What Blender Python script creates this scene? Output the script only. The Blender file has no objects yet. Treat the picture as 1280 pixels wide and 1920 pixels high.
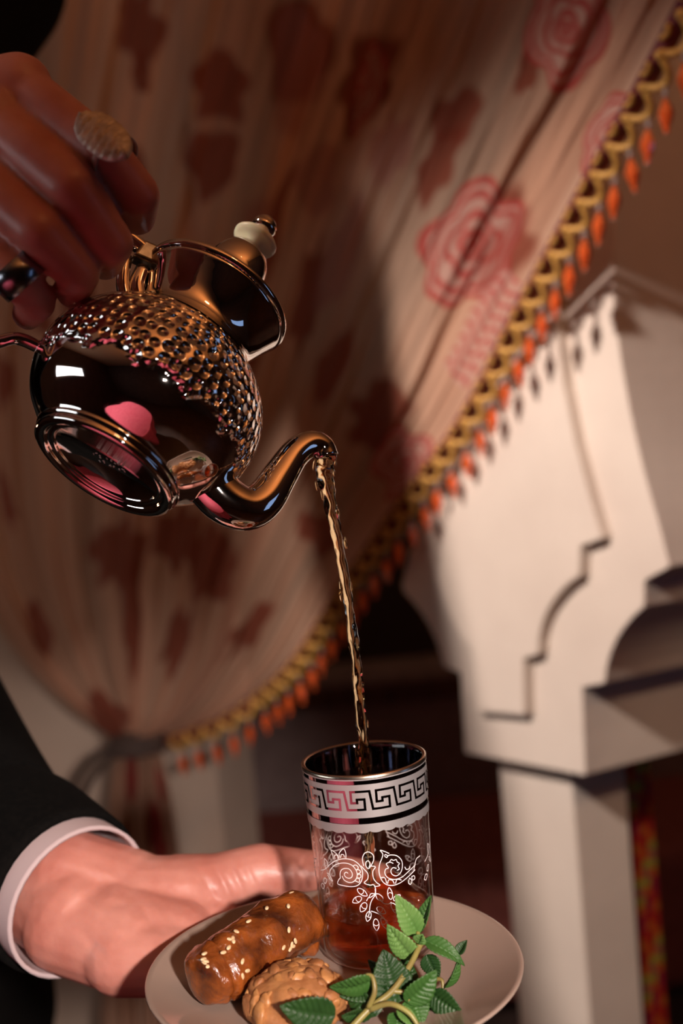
import bpy, bmesh, math, random
import numpy as np
from mathutils import Vector, Matrix, noise as mnoise

random.seed(7); rng = np.random.default_rng(7)
SC = bpy.context.scene; COL = SC.collection

# ------------------------------------------------------------------ camera
F = 2200.0; PITCH = math.radians(4.0); ROLL = math.radians(5.1)
CAM = np.array([0, 0, 1.35])
FWD = np.array([0, math.cos(PITCH), -math.sin(PITCH)])
_U0 = np.array([0, math.sin(PITCH), math.cos(PITCH)]); _R0 = np.array([1.0, 0, 0])
RGT = math.cos(ROLL) * _R0 - math.sin(ROLL) * _U0
UPV = math.sin(ROLL) * _R0 + math.cos(ROLL) * _U0
def at(x, y, d):                     # world point seen at photo pixel (x, y), d metres in front of the lens
    return CAM + d * (FWD + (x - 640) / F * RGT - (y - 960) / F * UPV)
def ray_plane(x, y, p0, n):
    v = FWD + (x - 640) / F * RGT - (y - 960) / F * UPV
    return CAM + v * (np.dot(np.asarray(p0) - CAM, n) / np.dot(v, n))

cd = bpy.data.cameras.new('camera'); cam = bpy.data.objects.new('camera', cd); COL.objects.link(cam)
M = Matrix(((RGT[0], UPV[0], -FWD[0], CAM[0]), (RGT[1], UPV[1], -FWD[1], CAM[1]), (RGT[2], UPV[2], -FWD[2], CAM[2]), (0, 0, 0, 1)))
cam.matrix_world = M
cd.sensor_fit = 'VERTICAL'; cd.sensor_height = 36; cd.sensor_width = 24; cd.lens = F / 1920 * 36
cd.clip_start = 0.02
cd.dof.use_dof = True; cd.dof.focus_distance = 0.565; cd.dof.aperture_fstop = cd.lens / 9.0
SC.camera = cam

# ------------------------------------------------------------------ world, lights, exposure
W = bpy.data.worlds.new('world'); SC.world = W; W.use_nodes = True
W.node_tree.nodes['Background'].inputs[0].default_value = (1.0, 0.62, 0.40, 1)
W.node_tree.nodes['Background'].inputs[1].default_value = 0.0
def look(o, tgt):
    o.rotation_euler = (Vector(tgt) - o.location).to_track_quat('-Z', 'Y').to_euler()
def lamp(name, kind, loc, tgt, energy, col, **kw):
    l = bpy.data.lights.new(name, kind); l.energy = energy; l.color = col
    for k, v in kw.items(): setattr(l, k, v)
    o = bpy.data.objects.new(name, l); COL.objects.link(o); o.location = loc; look(o, tgt); return o
lamp('pillar_spotlight', 'SPOT', (-0.84, 0.34, 2.24), (0.27, 1.36, 1.00), 175, (1.0, 0.83, 0.73), spot_size=math.radians(42), spot_blend=0.9, shadow_soft_size=0.045)
lamp('plate_spotlight', 'SPOT', (0.32, -0.50, 1.54), (-0.05, 0.60, 1.05), 100, (1.0, 0.82, 0.74), spot_size=math.radians(29), spot_blend=0.8, shadow_soft_size=0.03)
lamp('mosaic_fill_spot', 'SPOT', (1.25, 0.35, 2.3), (0.44, 1.52, 0.80), 22, (1.0, 0.75, 0.55), spot_size=math.radians(20), spot_blend=0.8, shadow_soft_size=0.04)  # added fill with no visible source, brightens the mosaic strip
lamp('ceiling_lamp', 'AREA', (0.9, -0.4, 2.80), (0.9, -0.4, 0), 1.6, (1.0, 0.55, 0.25), shape='DISK', size=0.35)
lamp('ceiling_fill_light', 'AREA', (1.0, -0.6, 2.15), (0.9, -0.3, 2.85), 23, (1.0, 0.45, 0.16), shape='RECTANGLE', size=2.0, size_y=0.5)  # added light, turned up so the teapot mirrors a bright warm ceiling
lamp('back_room_fill', 'POINT', (0.45, 2.55, 2.4), (0, 0, 0), 3.5, (1.0, 0.6, 0.4), shadow_soft_size=0.06)  # added fill that lifts the dark room beyond the arch
lamp('left_wall_fill', 'POINT', (-1.15, 1.45, 1.25), (0, 0, 0), 2.3, (1.0, 0.58, 0.36), shadow_soft_size=0.06)  # no fitting here: light added to warm the lower-left wall
lamp('blue_window_daylight', 'AREA', (1.9, 0.1, 1.15), (0.1, 0.7, 1.2), 0.6, (0.35, 0.55, 1.0), shape='RECTANGLE', size=0.35, size_y=0.9)
lamp('cloth_fill_spot', 'SPOT', (-1.2, -0.9, 2.4), (-0.8, -0.15, 0.75), 130, (1.0, 0.85, 0.8), spot_size=math.radians(46), spot_blend=0.5)  # added spot on the pink cloth, makes its reflection show
SC.view_settings.view_transform = 'Standard'; SC.view_settings.look = 'None'
SC.view_settings.gamma = 1; SC.view_settings.use_curve_mapping = False; SC.view_settings.exposure = 0.0
SC.cycles.max_bounces = 14; SC.cycles.transparent_max_bounces = 24; SC.cycles.transmission_bounces = 12
SC.cycles.sample_clamp_indirect = 4.0
SC.cycles.caustics_reflective = True

# ------------------------------------------------------------------ materials
def mat(name, col=(0.8, 0.8, 0.8), rough=0.5, metal=0.0, **kw):
    m = bpy.data.materials.new(name); m.use_nodes = True
    b = m.node_tree.nodes['Principled BSDF']
    b.inputs['Base Color'].default_value = (*col, 1); b.inputs['Roughness'].default_value = rough; b.inputs['Metallic'].default_value = metal
    for k, v in kw.items():
        b.inputs[k].default_value = v if not isinstance(v, tuple) or len(v) != 3 or k == 'Subsurface Radius' else (*v, 1)
    return m
def nd(m, t, **kw):
    n = m.node_tree.nodes.new(t)
    for k, v in kw.items(): setattr(n, k, v)
    return n
def lk(m, a, b): m.node_tree.links.new(a, b)
def bsdf(m): return m.node_tree.nodes['Principled BSDF']
def noisy(m, c1, c2, scale=20, detail=4, stretch=(1, 1, 1), bump=0.0, bscale=None, lo=0.3, hi=0.7, bdist=0.001):
    tc = nd(m, 'ShaderNodeTexCoord'); mp = nd(m, 'ShaderNodeMapping'); mp.inputs['Scale'].default_value = stretch
    lk(m, tc.outputs['Object'], mp.inputs[0])
    n = nd(m, 'ShaderNodeTexNoise'); n.inputs['Scale'].default_value = scale; n.inputs['Detail'].default_value = detail
    lk(m, mp.outputs[0], n.inputs[0])
    r = nd(m, 'ShaderNodeValToRGB'); r.color_ramp.elements[0].position = lo; r.color_ramp.elements[1].position = hi
    r.color_ramp.elements[0].color = (*c1, 1); r.color_ramp.elements[1].color = (*c2, 1)
    lk(m, n.outputs[0], r.inputs[0]); lk(m, r.outputs[0], bsdf(m).inputs['Base Color'])
    if bump:
        n2 = nd(m, 'ShaderNodeTexNoise'); n2.inputs['Scale'].default_value = bscale or scale; n2.inputs['Detail'].default_value = 5
        lk(m, mp.outputs[0], n2.inputs[0])
        bp = nd(m, 'ShaderNodeBump'); bp.inputs['Strength'].default_value = bump; bp.inputs['Distance'].default_value = bdist
        lk(m, n2.outputs[0], bp.inputs['Height']); lk(m, bp.outputs[0], bsdf(m).inputs['Normal'])
    return m
def clear(name, tint, gloss_rough=0.02, ior=1.45, bump=0.0, bscale=80, boost=1.0):
    m = bpy.data.materials.new(name); m.use_nodes = True; nt = m.node_tree; nt.nodes.remove(bsdf(m)); out = nt.nodes['Material Output']
    t = nd(m, 'ShaderNodeBsdfTransparent'); t.inputs[0].default_value = (*tint, 1)
    g = nd(m, 'ShaderNodeBsdfGlossy'); g.inputs['Roughness'].default_value = gloss_rough
    f = nd(m, 'ShaderNodeLayerWeight'); pw = nd(m, 'ShaderNodeMath', operation='POWER'); pw.inputs[1].default_value = 4.0
    sc_ = nd(m, 'ShaderNodeMath', operation='MULTIPLY_ADD'); r0 = ((ior - 1) / (ior + 1)) ** 2; sc_.inputs[1].default_value = 0.8; sc_.inputs[2].default_value = r0
    lk(m, f.outputs['Facing'], pw.inputs[0]); lk(m, pw.outputs[0], sc_.inputs[0])
    mx = nd(m, 'ShaderNodeMixShader')
    mul = nd(m, 'ShaderNodeMath', operation='MULTIPLY'); mul.inputs[1].default_value = boost
    lk(m, sc_.outputs[0], mul.inputs[0]); lk(m, mul.outputs[0], mx.inputs[0]); lk(m, t.outputs[0], mx.inputs[1]); lk(m, g.outputs[0], mx.inputs[2]); lk(m, mx.outputs[0], out.inputs[0])
    if bump:
        tc = nd(m, 'ShaderNodeTexCoord'); n = nd(m, 'ShaderNodeTexNoise'); n.inputs['Scale'].default_value = bscale
        lk(m, tc.outputs['Object'], n.inputs[0])
        bp = nd(m, 'ShaderNodeBump'); bp.inputs['Strength'].default_value = bump; bp.inputs['Distance'].default_value = 0.002
        lk(m, n.outputs[0], bp.inputs['Height']); lk(m, bp.outputs[0], g.inputs['Normal'])
    return m

m_skin = mat('skin', rough=0.42, **{'Subsurface Weight': 0.25, 'Subsurface Radius': (0.010, 0.004, 0.002), 'Subsurface Scale': 0.6})
noisy(m_skin, (0.46, 0.165, 0.125), (0.60, 0.275, 0.22), scale=38, detail=5, bump=0.35, bscale=260, bdist=0.0006)
m_hair = noisy(mat('dark_hair', rough=0.5), (0.01, 0.007, 0.005), (0.03, 0.02, 0.015), scale=60)
m_black = noisy(mat('black_suit_wool', rough=0.95, **{'Specular IOR Level': 0.08}), (0.0025, 0.0025, 0.0025), (0.005, 0.0045, 0.004), scale=300)
m_shirt = mat('striped_shirt_cotton', rough=0.8)
m_silver = mat('polished_silver', (0.86, 0.84, 0.82), 0.045, 1.0)
m_silverplain = mat('polished_silver_plain', (0.86, 0.84, 0.82), 0.05, 1.0)
m_stamp = mat('stamped_silver', (0.8, 0.78, 0.76), 0.35, 0.8)
m_bone = mat('ivory_knob', (0.95, 0.93, 0.66), 0.3, **{'Subsurface Weight': 0.2, 'Subsurface Scale': 0.01})
m_oldsilver = noisy(mat('aged_ring_silver', rough=0.5, metal=0.25), (0.40, 0.34, 0.27), (0.75, 0.66, 0.54), scale=200)
m_hinge = noisy(mat('tarnished_hinge', rough=0.3, metal=0.9), (0.16, 0.14, 0.12), (0.40, 0.36, 0.32), scale=160)
m_steel = mat('dark_steel_band', (0.30, 0.32, 0.36), 0.22, 1.0)
m_glass = clear('clear_glass', (0.975, 0.965, 0.96), 0.01, 1.5, boost=1.5)
m_chrome = mat('dark_mirror_band', (0.42, 0.39, 0.42), 0.04, 1.0)
m_matte = mat('frosted_silver_print', (0.52, 0.50, 0.50), 0.45, 0.7)
m_rim = mat('gilded_rim', (0.72, 0.62, 0.5), 0.25, 1.0)
m_white = mat('white_print', (0.85, 0.80, 0.80), 0.5)
m_tea = clear('amber_tea', (0.95, 0.52, 0.29), 0.03, 1.33, bump=0.25, bscale=160, boost=1.3)
m_stream = mat('pouring_tea', (1.0, 0.82, 0.52), 0.02, 0, **{'Transmission Weight': 1.0, 'IOR': 1.33})
m_bubble = clear('bubble_film', (0.97, 0.9, 0.86), 0.02, 1.4, boost=2.0)
m_plate = mat('cream_porcelain', (0.36, 0.275, 0.225), 0.16, **{'Coat Weight': 0.4, 'Coat Roughness': 0.08})
m_pastry = noisy(mat('honey_glazed_pastry', rough=0.22, **{'Coat Weight': 0.7, 'Coat Roughness': 0.12, 'Subsurface Weight': 0.15, 'Subsurface Scale': 0.004}), (0.050, 0.011, 0.003), (0.36, 0.095, 0.016), scale=60, detail=6, bump=0.8, bscale=210, bdist=0.0018)
m_sesame = noisy(mat('sesame', rough=0.4), (0.62, 0.42, 0.22), (0.80, 0.62, 0.38), scale=400)
m_cookie = noisy(mat('baked_dough', rough=0.6, **{'Subsurface Weight': 0.1, 'Subsurface Scale': 0.004}), (0.24, 0.085, 0.025), (0.46, 0.21, 0.075), scale=90, bump=0.6, bscale=260, bdist=0.001)
m_almond = noisy(mat('toasted_almond', rough=0.4), (0.32, 0.125, 0.035), (0.54, 0.27, 0.10), scale=150, bump=0.3, bscale=300)
m_stem = noisy(mat('mint_stem', rough=0.4), (0.20, 0.15, 0.045), (0.28, 0.27, 0.075), scale=60)
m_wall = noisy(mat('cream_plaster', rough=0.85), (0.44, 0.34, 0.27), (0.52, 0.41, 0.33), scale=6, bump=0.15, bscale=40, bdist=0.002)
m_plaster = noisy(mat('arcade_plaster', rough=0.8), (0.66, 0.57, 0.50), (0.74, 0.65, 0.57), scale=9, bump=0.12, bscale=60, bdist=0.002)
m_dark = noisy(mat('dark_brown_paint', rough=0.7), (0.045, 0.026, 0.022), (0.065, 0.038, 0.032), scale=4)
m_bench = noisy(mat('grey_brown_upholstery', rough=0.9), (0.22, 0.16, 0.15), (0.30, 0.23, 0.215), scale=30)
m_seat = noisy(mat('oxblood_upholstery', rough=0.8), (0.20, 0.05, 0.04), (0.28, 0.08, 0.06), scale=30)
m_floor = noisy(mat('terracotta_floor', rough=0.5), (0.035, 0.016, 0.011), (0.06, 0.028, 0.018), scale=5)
m_ceil = mat('ceiling_paint', (0.45, 0.28, 0.17), 0.9)
m_ochre = noisy(mat('ochre_plaster', rough=0.85), (0.50, 0.30, 0.16), (0.62, 0.38, 0.20), scale=3)
m_ribbon = noisy(mat('burgundy_ribbon', rough=0.7), (0.10, 0.010, 0.016), (0.17, 0.018, 0.026), scale=200)
m_gold = noisy(mat('gold_braid', rough=0.5, metal=0.1), (0.50, 0.26, 0.05), (0.80, 0.46, 0.12), scale=260, bump=0.6, bscale=500, bdist=0.001)
m_bead = mat('orange_crystal', (0.95, 0.17, 0.04), 0.04, **{'Transmission Weight': 0.45, 'IOR': 1.5, 'Coat Weight': 0.8, 'Coat Roughness': 0.02})
m_clear = mat('clear_crystal', (0.95, 0.85, 0.8), 0.03, **{'Transmission Weight': 0.75, 'IOR': 1.55, 'Coat Weight': 0.8})
m_cord = noisy(mat('dark_cord', rough=0.8), (0.045, 0.03, 0.025), (0.09, 0.06, 0.05), scale=200)
m_pink = noisy(mat('pink_tablecloth', rough=0.7), (0.80, 0.10, 0.17), (0.88, 0.15, 0.22), scale=20)
m_wood = noisy(mat('window_frame_wood', rough=0.5), (0.12, 0.06, 0.03), (0.2, 0.1, 0.05), scale=20, stretch=(1, 1, 8))
def emit(name, col, s):
    m = bpy.data.materials.new(name); m.use_nodes = True; nt = m.node_tree; nt.nodes.remove(bsdf(m))
    e = nd(m, 'ShaderNodeEmission'); e.inputs[0].default_value = (*col, 1); e.inputs[1].default_value = s
    lk(m, e.outputs[0], nt.nodes['Material Output'].inputs[0]); return m

# striped shirt
tc = nd(m_shirt, 'ShaderNodeTexCoord'); wv = nd(m_shirt, 'ShaderNodeTexWave'); wv.inputs['Scale'].default_value = 230; wv.inputs['Distortion'].default_value = 0
lk(m_shirt, tc.outputs['UV'], wv.inputs[0]); wr = nd(m_shirt, 'ShaderNodeValToRGB')
wr.color_ramp.elements[0].color = (0.46, 0.36, 0.38, 1); wr.color_ramp.elements[1].color = (0.60, 0.50, 0.50, 1)
lk(m_shirt, wv.outputs[0], wr.inputs[0]); lk(m_shirt, wr.outputs[0], bsdf(m_shirt).inputs['Base Color'])
# hammered dimples on the teapot's upper body: fine relief driven by the vertex mask 'hammer'
def hammered(m):
    uv = nd(m, 'ShaderNodeUVMap'); mp = nd(m, 'ShaderNodeMapping'); mp.inputs['Scale'].default_value = (1, 1, 1)
    lk(m, uv.outputs[0], mp.inputs[0])
    v = nd(m, 'ShaderNodeTexVoronoi'); v.inputs['Scale'].default_value = 1.0; v.inputs['Randomness'].default_value = 0.35
    lk(m, mp.outputs[0], v.inputs['Vector'])
    r = nd(m, 'ShaderNodeMapRange'); r.inputs['From Min'].default_value = 0.0; r.inputs['From Max'].default_value = 0.6; r.interpolation_type = 'SMOOTHSTEP'
    lk(m, v.outputs['Distance'], r.inputs[0])
    a = nd(m, 'ShaderNodeAttribute', attribute_name='hammer'); mu = nd(m, 'ShaderNodeMath', operation='MULTIPLY')
    lk(m, r.outputs[0], mu.inputs[0]); lk(m, a.outputs['Fac'], mu.inputs[1])
    bp = nd(m, 'ShaderNodeBump'); bp.inputs['Strength'].default_value = 1.0; bp.inputs['Distance'].default_value = 0.0026
    lk(m, mu.outputs[0], bp.inputs['Height']); lk(m, bp.outputs[0], bsdf(m).inputs['Normal'])
hammered(m_silver)
# mint leaf: thin, lets light through
def leaf_mat(name, c1, c2):
    m = mat(name, rough=0.48); noisy(m, c1, c2, scale=70, detail=3)
    b = bsdf(m); nt = m.node_tree; tr = nd(m, 'ShaderNodeBsdfTranslucent'); tr.inputs[0].default_value = (c2[0] * 1.2, c2[1] * 1.2, c2[2], 1)
    mx = nd(m, 'ShaderNodeMixShader'); mx.inputs[0].default_value = 0.22
    lk(m, b.outputs[0], mx.inputs[1]); lk(m, tr.outputs[0], mx.inputs[2]); lk(m, mx.outputs[0], nt.nodes['Material Output'].inputs[0]); return m
m_leaf = leaf_mat('mint_leaf', (0.032, 0.105, 0.018), (0.065, 0.18, 0.034))
m_leaf_pale = leaf_mat('mint_leaf_young', (0.10, 0.24, 0.05), (0.18, 0.34, 0.09))
m_leaf_dark = leaf_mat('mint_leaf_old', (0.012, 0.050, 0.009), (0.026, 0.085, 0.016))
# sheer printed fabric: print colours come from the vertex colour layer 'print'
m_fab = mat('printed_sheer', rough=0.75)
a = nd(m_fab, 'ShaderNodeAttribute', attribute_name='print'); lk(m_fab, a.outputs['Color'], bsdf(m_fab).inputs['Base Color'])
tr = nd(m_fab, 'ShaderNodeBsdfTranslucent'); lk(m_fab, a.outputs['Color'], tr.inputs[0])
mx = nd(m_fab, 'ShaderNodeMixShader'); mx.inputs[0].default_value = 0.25
lk(m_fab, bsdf(m_fab).outputs[0], mx.inputs[1]); lk(m_fab, tr.outputs[0], mx.inputs[2]); lk(m_fab, mx.outputs[0], m_fab.node_tree.nodes['Material Output'].inputs[0])

# ------------------------------------------------------------------ object helpers
ORG = {}
def thing(name, label, cat, loc, group=None):
    o = bpy.data.objects.new(name, None); COL.objects.link(o); o.location = loc; o.empty_display_size = 0.02
    o['label'] = label; o['category'] = cat
    if group: o['group'] = group
    ORG[o.name] = np.array(loc, float); return o
def tag(o, label, cat, group=None):
    o['label'] = label; o['category'] = cat
    if group: o['group'] = group
    return o
def origin_of(p):
    while p.parent is not None: p = p.parent
    return ORG[p.name]
def obj(name, verts, faces, m, parent=None, loc=None, smooth=True, uv=None):
    verts = np.asarray(verts, float)
    o0 = origin_of(parent) if parent is not None else np.array(loc if loc is not None else verts.mean(0))
    me = bpy.data.meshes.new(name); me.from_pydata((verts - o0).tolist(), [], [tuple(int(i) for i in f) for f in faces]); me.update()
    if smooth: me.polygons.foreach_set('use_smooth', [True] * len(me.polygons))
    if uv is not None:
        l = me.uv_layers.new(name='UVMap'); vi = np.empty(len(me.loops), int); me.loops.foreach_get('vertex_index', vi)
        l.data.foreach_set('uv', np.asarray(uv, float)[vi].ravel())
    me.materials.append(m)
    o = bpy.data.objects.new(name, me); COL.objects.link(o)
    if parent is not None: o.parent = parent
    else: o.location = o0; ORG[o.name] = o0
    return o
def struct(name, verts, faces, m, smooth=False):
    o = obj(name, verts, faces, m, smooth=smooth); o['kind'] = 'structure'; return o
def fixn(o):
    b = bmesh.new(); b.from_mesh(o.data); bmesh.ops.recalc_face_normals(b, faces=b.faces); b.to_mesh(o.data); b.free(); return o
def bevel(o, w, seg=2):
    md = o.modifiers.new('bevel', 'BEVEL'); md.width = w; md.segments = seg; md.limit_method = 'ANGLE'; return o
class MB:
    def __init__(s): s.v = []; s.f = []; s.uv = []
    def add(s, v, f, uv=None):
        k = len(s.v); s.v.extend([tuple(p) for p in v]); s.f.extend([tuple(i + k for i in q) for q in f])
        s.uv.extend([tuple(t) for t in uv] if uv is not None else [(0, 0)] * len(v)); return s
    def build(s, name, m, parent=None, **kw): return obj(name, s.v, s.f, m, parent, **kw)
def frame(ax):
    ax = np.asarray(ax, float); ax = ax / np.linalg.norm(ax); h = np.array([0, 0, 1.0]) if abs(ax[2]) < 0.9 else np.array([1.0, 0, 0])
    e1 = np.cross(h, ax); e1 /= np.linalg.norm(e1); return e1, np.cross(ax, e1), ax
def lathe(prof, c, e1, e2, ax, n=48, cap0=False, cap1=False):       # prof: (radius, height)
    v = []; f = []
    for r, h in prof:
        for k in range(n):
            t = 2 * math.pi * k / n; v.append(c + ax * h + r * (math.cos(t) * e1 + math.sin(t) * e2))
    for i in range(len(prof) - 1):
        for k in range(n): f.append((i * n + k, i * n + (k + 1) % n, (i + 1) * n + (k + 1) % n, (i + 1) * n + k))
    if cap0: f.append(tuple(range(n - 1, -1, -1)))
    if cap1: f.append(tuple(range((len(prof) - 1) * n, len(prof) * n)))
    return v, f
def spline(p, n):                                                    # Catmull-Rom through rows of p
    p = np.asarray(p, float); q = np.vstack([2 * p[0] - p[1], p, 2 * p[-1] - p[-2]]); out = []
    m = len(p) - 1
    for s in np.linspace(0, m - 1e-9, n):
        i = int(s); t = s - i; a, b, c, d = q[i], q[i + 1], q[i + 2], q[i + 3]
        out.append(0.5 * (2 * b + (c - a) * t + (2 * a - 5 * b + 4 * c - d) * t * t + (3 * b - 3 * c + d - a) * t ** 3))
    return np.array(out)
def tube(path, rad, n=12, caps=True, squash=1.0, up=None):
    path = np.asarray(path, float); L = len(path); rad = np.full(L, rad) if np.isscalar(rad) else np.asarray(rad)
    T = np.gradient(path, axis=0); T /= np.linalg.norm(T, axis=1)[:, None] + 1e-12
    e1 = frame(T[0])[0] if up is None else np.asarray(up, float)
    v = []; f = []
    for i in range(L):
        e1 = e1 - T[i] * np.dot(e1, T[i]); e1 /= np.linalg.norm(e1); e2 = np.cross(T[i], e1)
        for k in range(n):
            t = 2 * math.pi * k / n; v.append(path[i] + rad[i] * (math.cos(t) * e1 + squash * math.sin(t) * e2))
    for i in range(L - 1):
        for k in range(n): f.append((i * n + k, i * n + (k + 1) % n, (i + 1) * n + (k + 1) % n, (i + 1) * n + k))
    if caps: f.append(tuple(range(n - 1, -1, -1))); f.append(tuple(range((L - 1) * n, L * n)))
    return v, f
def ellipsoid(c, a, b, d, nu=12, nv=8):                              # a, b, d: half-axis vectors
    v = [c - d]; f = []
    for j in range(1, nv):
        ph = -math.pi / 2 + math.pi * j / nv
        for i in range(nu):
            t = 2 * math.pi * i / nu; v.append(c + math.cos(ph) * (math.cos(t) * a + math.sin(t) * b) + math.sin(ph) * d)
    v.append(c + d)
    for i in range(nu): f.append((0, 1 + (i + 1) % nu, 1 + i))
    for j in range(nv - 2):
        for i in range(nu): f.append((1 + j * nu + i, 1 + j * nu + (i + 1) % nu, 1 + (j + 1) * nu + (i + 1) % nu, 1 + (j + 1) * nu + i))
    k = 1 + (nv - 2) * nu
    for i in range(nu): f.append((k + i, k + (i + 1) % nu, len(v) - 1))
    return v, f
def box(p0, p1):
    x0, y0, z0 = p0; x1, y1, z1 = p1
    v = [(x0, y0, z0), (x1, y0, z0), (x1, y1, z0), (x0, y1, z0), (x0, y0, z1), (x1, y0, z1), (x1, y1, z1), (x0, y1, z1)]
    return v, [(0, 3, 2, 1), (4, 5, 6, 7), (0, 1, 5, 4), (1, 2, 6, 5), (2, 3, 7, 6), (3, 0, 4, 7)]
def prism(poly, vec):                                                # extrude a 3-D polygon along vec
    n = len(poly); v = [np.asarray(p) for p in poly] + [np.asarray(p) + vec for p in poly]
    f = [tuple(range(n)), tuple(range(2 * n - 1, n - 1, -1))] + [(i, n + i, n + (i + 1) % n, (i + 1) % n) for i in range(n)]
    return v, f
def capsule(p0, r0, p1, r1, n=18, m=5):
    p0 = np.asarray(p0, float); p1 = np.asarray(p1, float); e1, e2, ax = frame(p1 - p0 if np.linalg.norm(p1 - p0) > 1e-6 else (0, 0, 1))
    L = np.linalg.norm(p1 - p0); prof = []
    for j in range(1, m + 1): t = math.pi / 2 * j / m; prof.append((r0 * math.sin(t), -r0 * math.cos(t)))
    for j in range(0, m): t = math.pi / 2 * j / m; prof.append((r1 * math.cos(t), L + r1 * math.sin(t)))
    return lathe(prof, p0, e1, e2, ax, n, True, True)
def remesh(caps, voxel, smooth, blobs=()):                           # union of tapered limbs into one skin
    mb = MB()
    for c in caps: mb.add(*capsule(*c))
    for b in blobs: mb.add(*b)
    me = bpy.data.meshes.new('tmp'); me.from_pydata([tuple(map(float, p)) for p in mb.v], [], mb.f); me.update()
    b = bmesh.new(); b.from_mesh(me); bmesh.ops.recalc_face_normals(b, faces=b.faces); b.to_mesh(me); b.free()
    o = bpy.data.objects.new('tmp', me); COL.objects.link(o)
    r = o.modifiers.new('r', 'REMESH'); r.mode = 'VOXEL'; r.voxel_size = voxel
    s = o.modifiers.new('s', 'SMOOTH'); s.factor = 0.5; s.iterations = smooth
    dg = bpy.context.evaluated_depsgraph_get(); ev = o.evaluated_get(dg); m2 = ev.to_mesh()
    v = np.empty(len(m2.vertices) * 3); m2.vertices.foreach_get('co', v); f = [tuple(p.vertices) for p in m2.polygons]
    ev.to_mesh_clear(); bpy.data.objects.remove(o); bpy.data.meshes.remove(me)
    return v.reshape(-1, 3), f

# ------------------------------------------------------------------ room shell
def quadbox(name, p0, p1, m): return struct(name, *box(p0, p1), m)
quadbox('floor', (-2.6, -3.1, -0.06), (2.8, 4.1, 0.0), m_floor)
quadbox('ceiling', (-2.6, -3.1, 2.85), (2.8, 4.1, 2.91), m_ceil)
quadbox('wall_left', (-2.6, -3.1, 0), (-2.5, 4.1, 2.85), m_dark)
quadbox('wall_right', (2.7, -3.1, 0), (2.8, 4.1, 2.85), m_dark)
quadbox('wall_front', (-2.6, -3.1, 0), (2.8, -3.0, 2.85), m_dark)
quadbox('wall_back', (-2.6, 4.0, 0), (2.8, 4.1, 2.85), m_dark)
w = obj('window_1', *box((-2.5, -0.80, 1.38), (-2.47, 0.70, 2.02)), m_wood, smooth=False); w['kind'] = 'structure'
obj('pane', *box((-2.468, -0.73, 1.45), (-2.46, 0.63, 1.95)), emit('daylight_pane', (0.95, 0.97, 1.0), 3.0), w, smooth=False)

# arcade geometry: front face runs left-and-away from the pillar corner, the reveal runs right-and-away
TH = math.radians(49); UF = np.array([-math.cos(TH), math.sin(TH), 0]); TR = math.radians(26); UR = np.array([math.cos(TR), math.sin(TR), 0])
C0 = at(1094, 1455, 1.36); NF = np.cross(UF, [0, 0, 1.0]); NF = NF if NF[1] < 0 else -NF
def onface(x, y): return ray_plane(x, y, C0, NF)
def arc(p, q, bulge, n=7):
    p = np.array(p, float); q = np.array(q, float); m = (p + q) / 2; d = q - p; nrm = np.array([-d[1], d[0]]); out = []
    c = m + nrm * bulge
    for t in np.linspace(0, 1, n)[1:-1]: out.append(tuple((1 - t) ** 2 * p + 2 * t * (1 - t) * c + t * t * q))
    return out
left_in = [(871, 1412), (862, 1262), (830, 1250)] + arc((830, 1250), (755, 1110), 0.16) + [(755, 1110), (752, 1096)]
left_up = [(800, 900), (832, 700), (842, 500), (820, 200), (760, -100), (690, -260)]
right_in = [(1096, 1455), (1090, 1290), (1132, 1282)] + arc((1132, 1282), (1206, 1139), -0.22) + [(1206, 1139), (1207, 1090), (1254, 1064)]
right_up = [tuple(q) for q in spline([(1254, 1064), (1236, 990), (1205, 880), (1178, 760), (1158, 640), (1150, 540), (1152, 420), (1165, 280), (1192, 120), (1232, -40), (1300, -260)], 40)[1:]]
prof = right_in + right_up + left_up[::-1] + left_in[::-1]
pil = thing('arcade_pillar', 'cream plaster arcade pillar with stepped moulded capital behind the beaded curtain edge', 'pillar', tuple(np.r_[(C0 + 0.05 * UF + 0.04 * UR)[:2], 0.0]))
o = obj('spandrel', *prism([onface(*p) for p in prof], UR * 0.34), m_plaster, pil, smooth=False); fixn(o); bevel(o, 0.002)
# raised inner panel that follows the outline
panel = [(1002, 1338), (1000, 1232), (1028, 1224)] + arc((1028, 1224), (1092, 1086), -0.24) + [(1092, 1086), (1106, 1078), (1108, 1022), (1148, 1008)] + [(1125, 930), (1098, 830), (1076, 720), (1062, 610), (1056, 520), (1060, 380), (1085, 200), (1120, 40), (1170, -200)] + [(840, -220), (900, 100), (930, 400), (926, 600), (908, 760), (880, 900), (850, 1010), (838, 1080)] + arc((838, 1080), (890, 1200), 0.1) + [(890, 1200), (905, 1215), (912, 1330)]
o = obj('raised_panel', *prism([onface(*p) - UR * 0.016 for p in panel], UR * 0.018), m_plaster, pil, smooth=False); fixn(o); bevel(o, 0.0025)
# shaft under the capital
K = ray_plane(1070, 1458, C0 + 0.028 * UF + 0.03 * UR, NF)
def along(p0, u, xt, y):
    lo, hi = 0.0, 1.0
    for _ in range(50):
        m = (lo + hi) / 2; v = p0 + u * m - CAM; x = 640 + F * (v @ RGT) / (v @ FWD)
        if (x < xt) == (u[0] > 0): lo = m
        else: hi = m
    return m
sw = along(K, UF, 934, 1430); sd = along(K, UR, 1172, 1440)
sh = [K, K + UF * sw, K + UF * sw + UR * sd, K + UR * sd]
ztop = C0[2] + 0.03
o = obj('shaft', *prism([np.r_[p[:2], ztop] for p in sh], np.array([0, 0, -ztop])), m_plaster, pil, smooth=False); fixn(o); bevel(o, 0.003)
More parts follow.
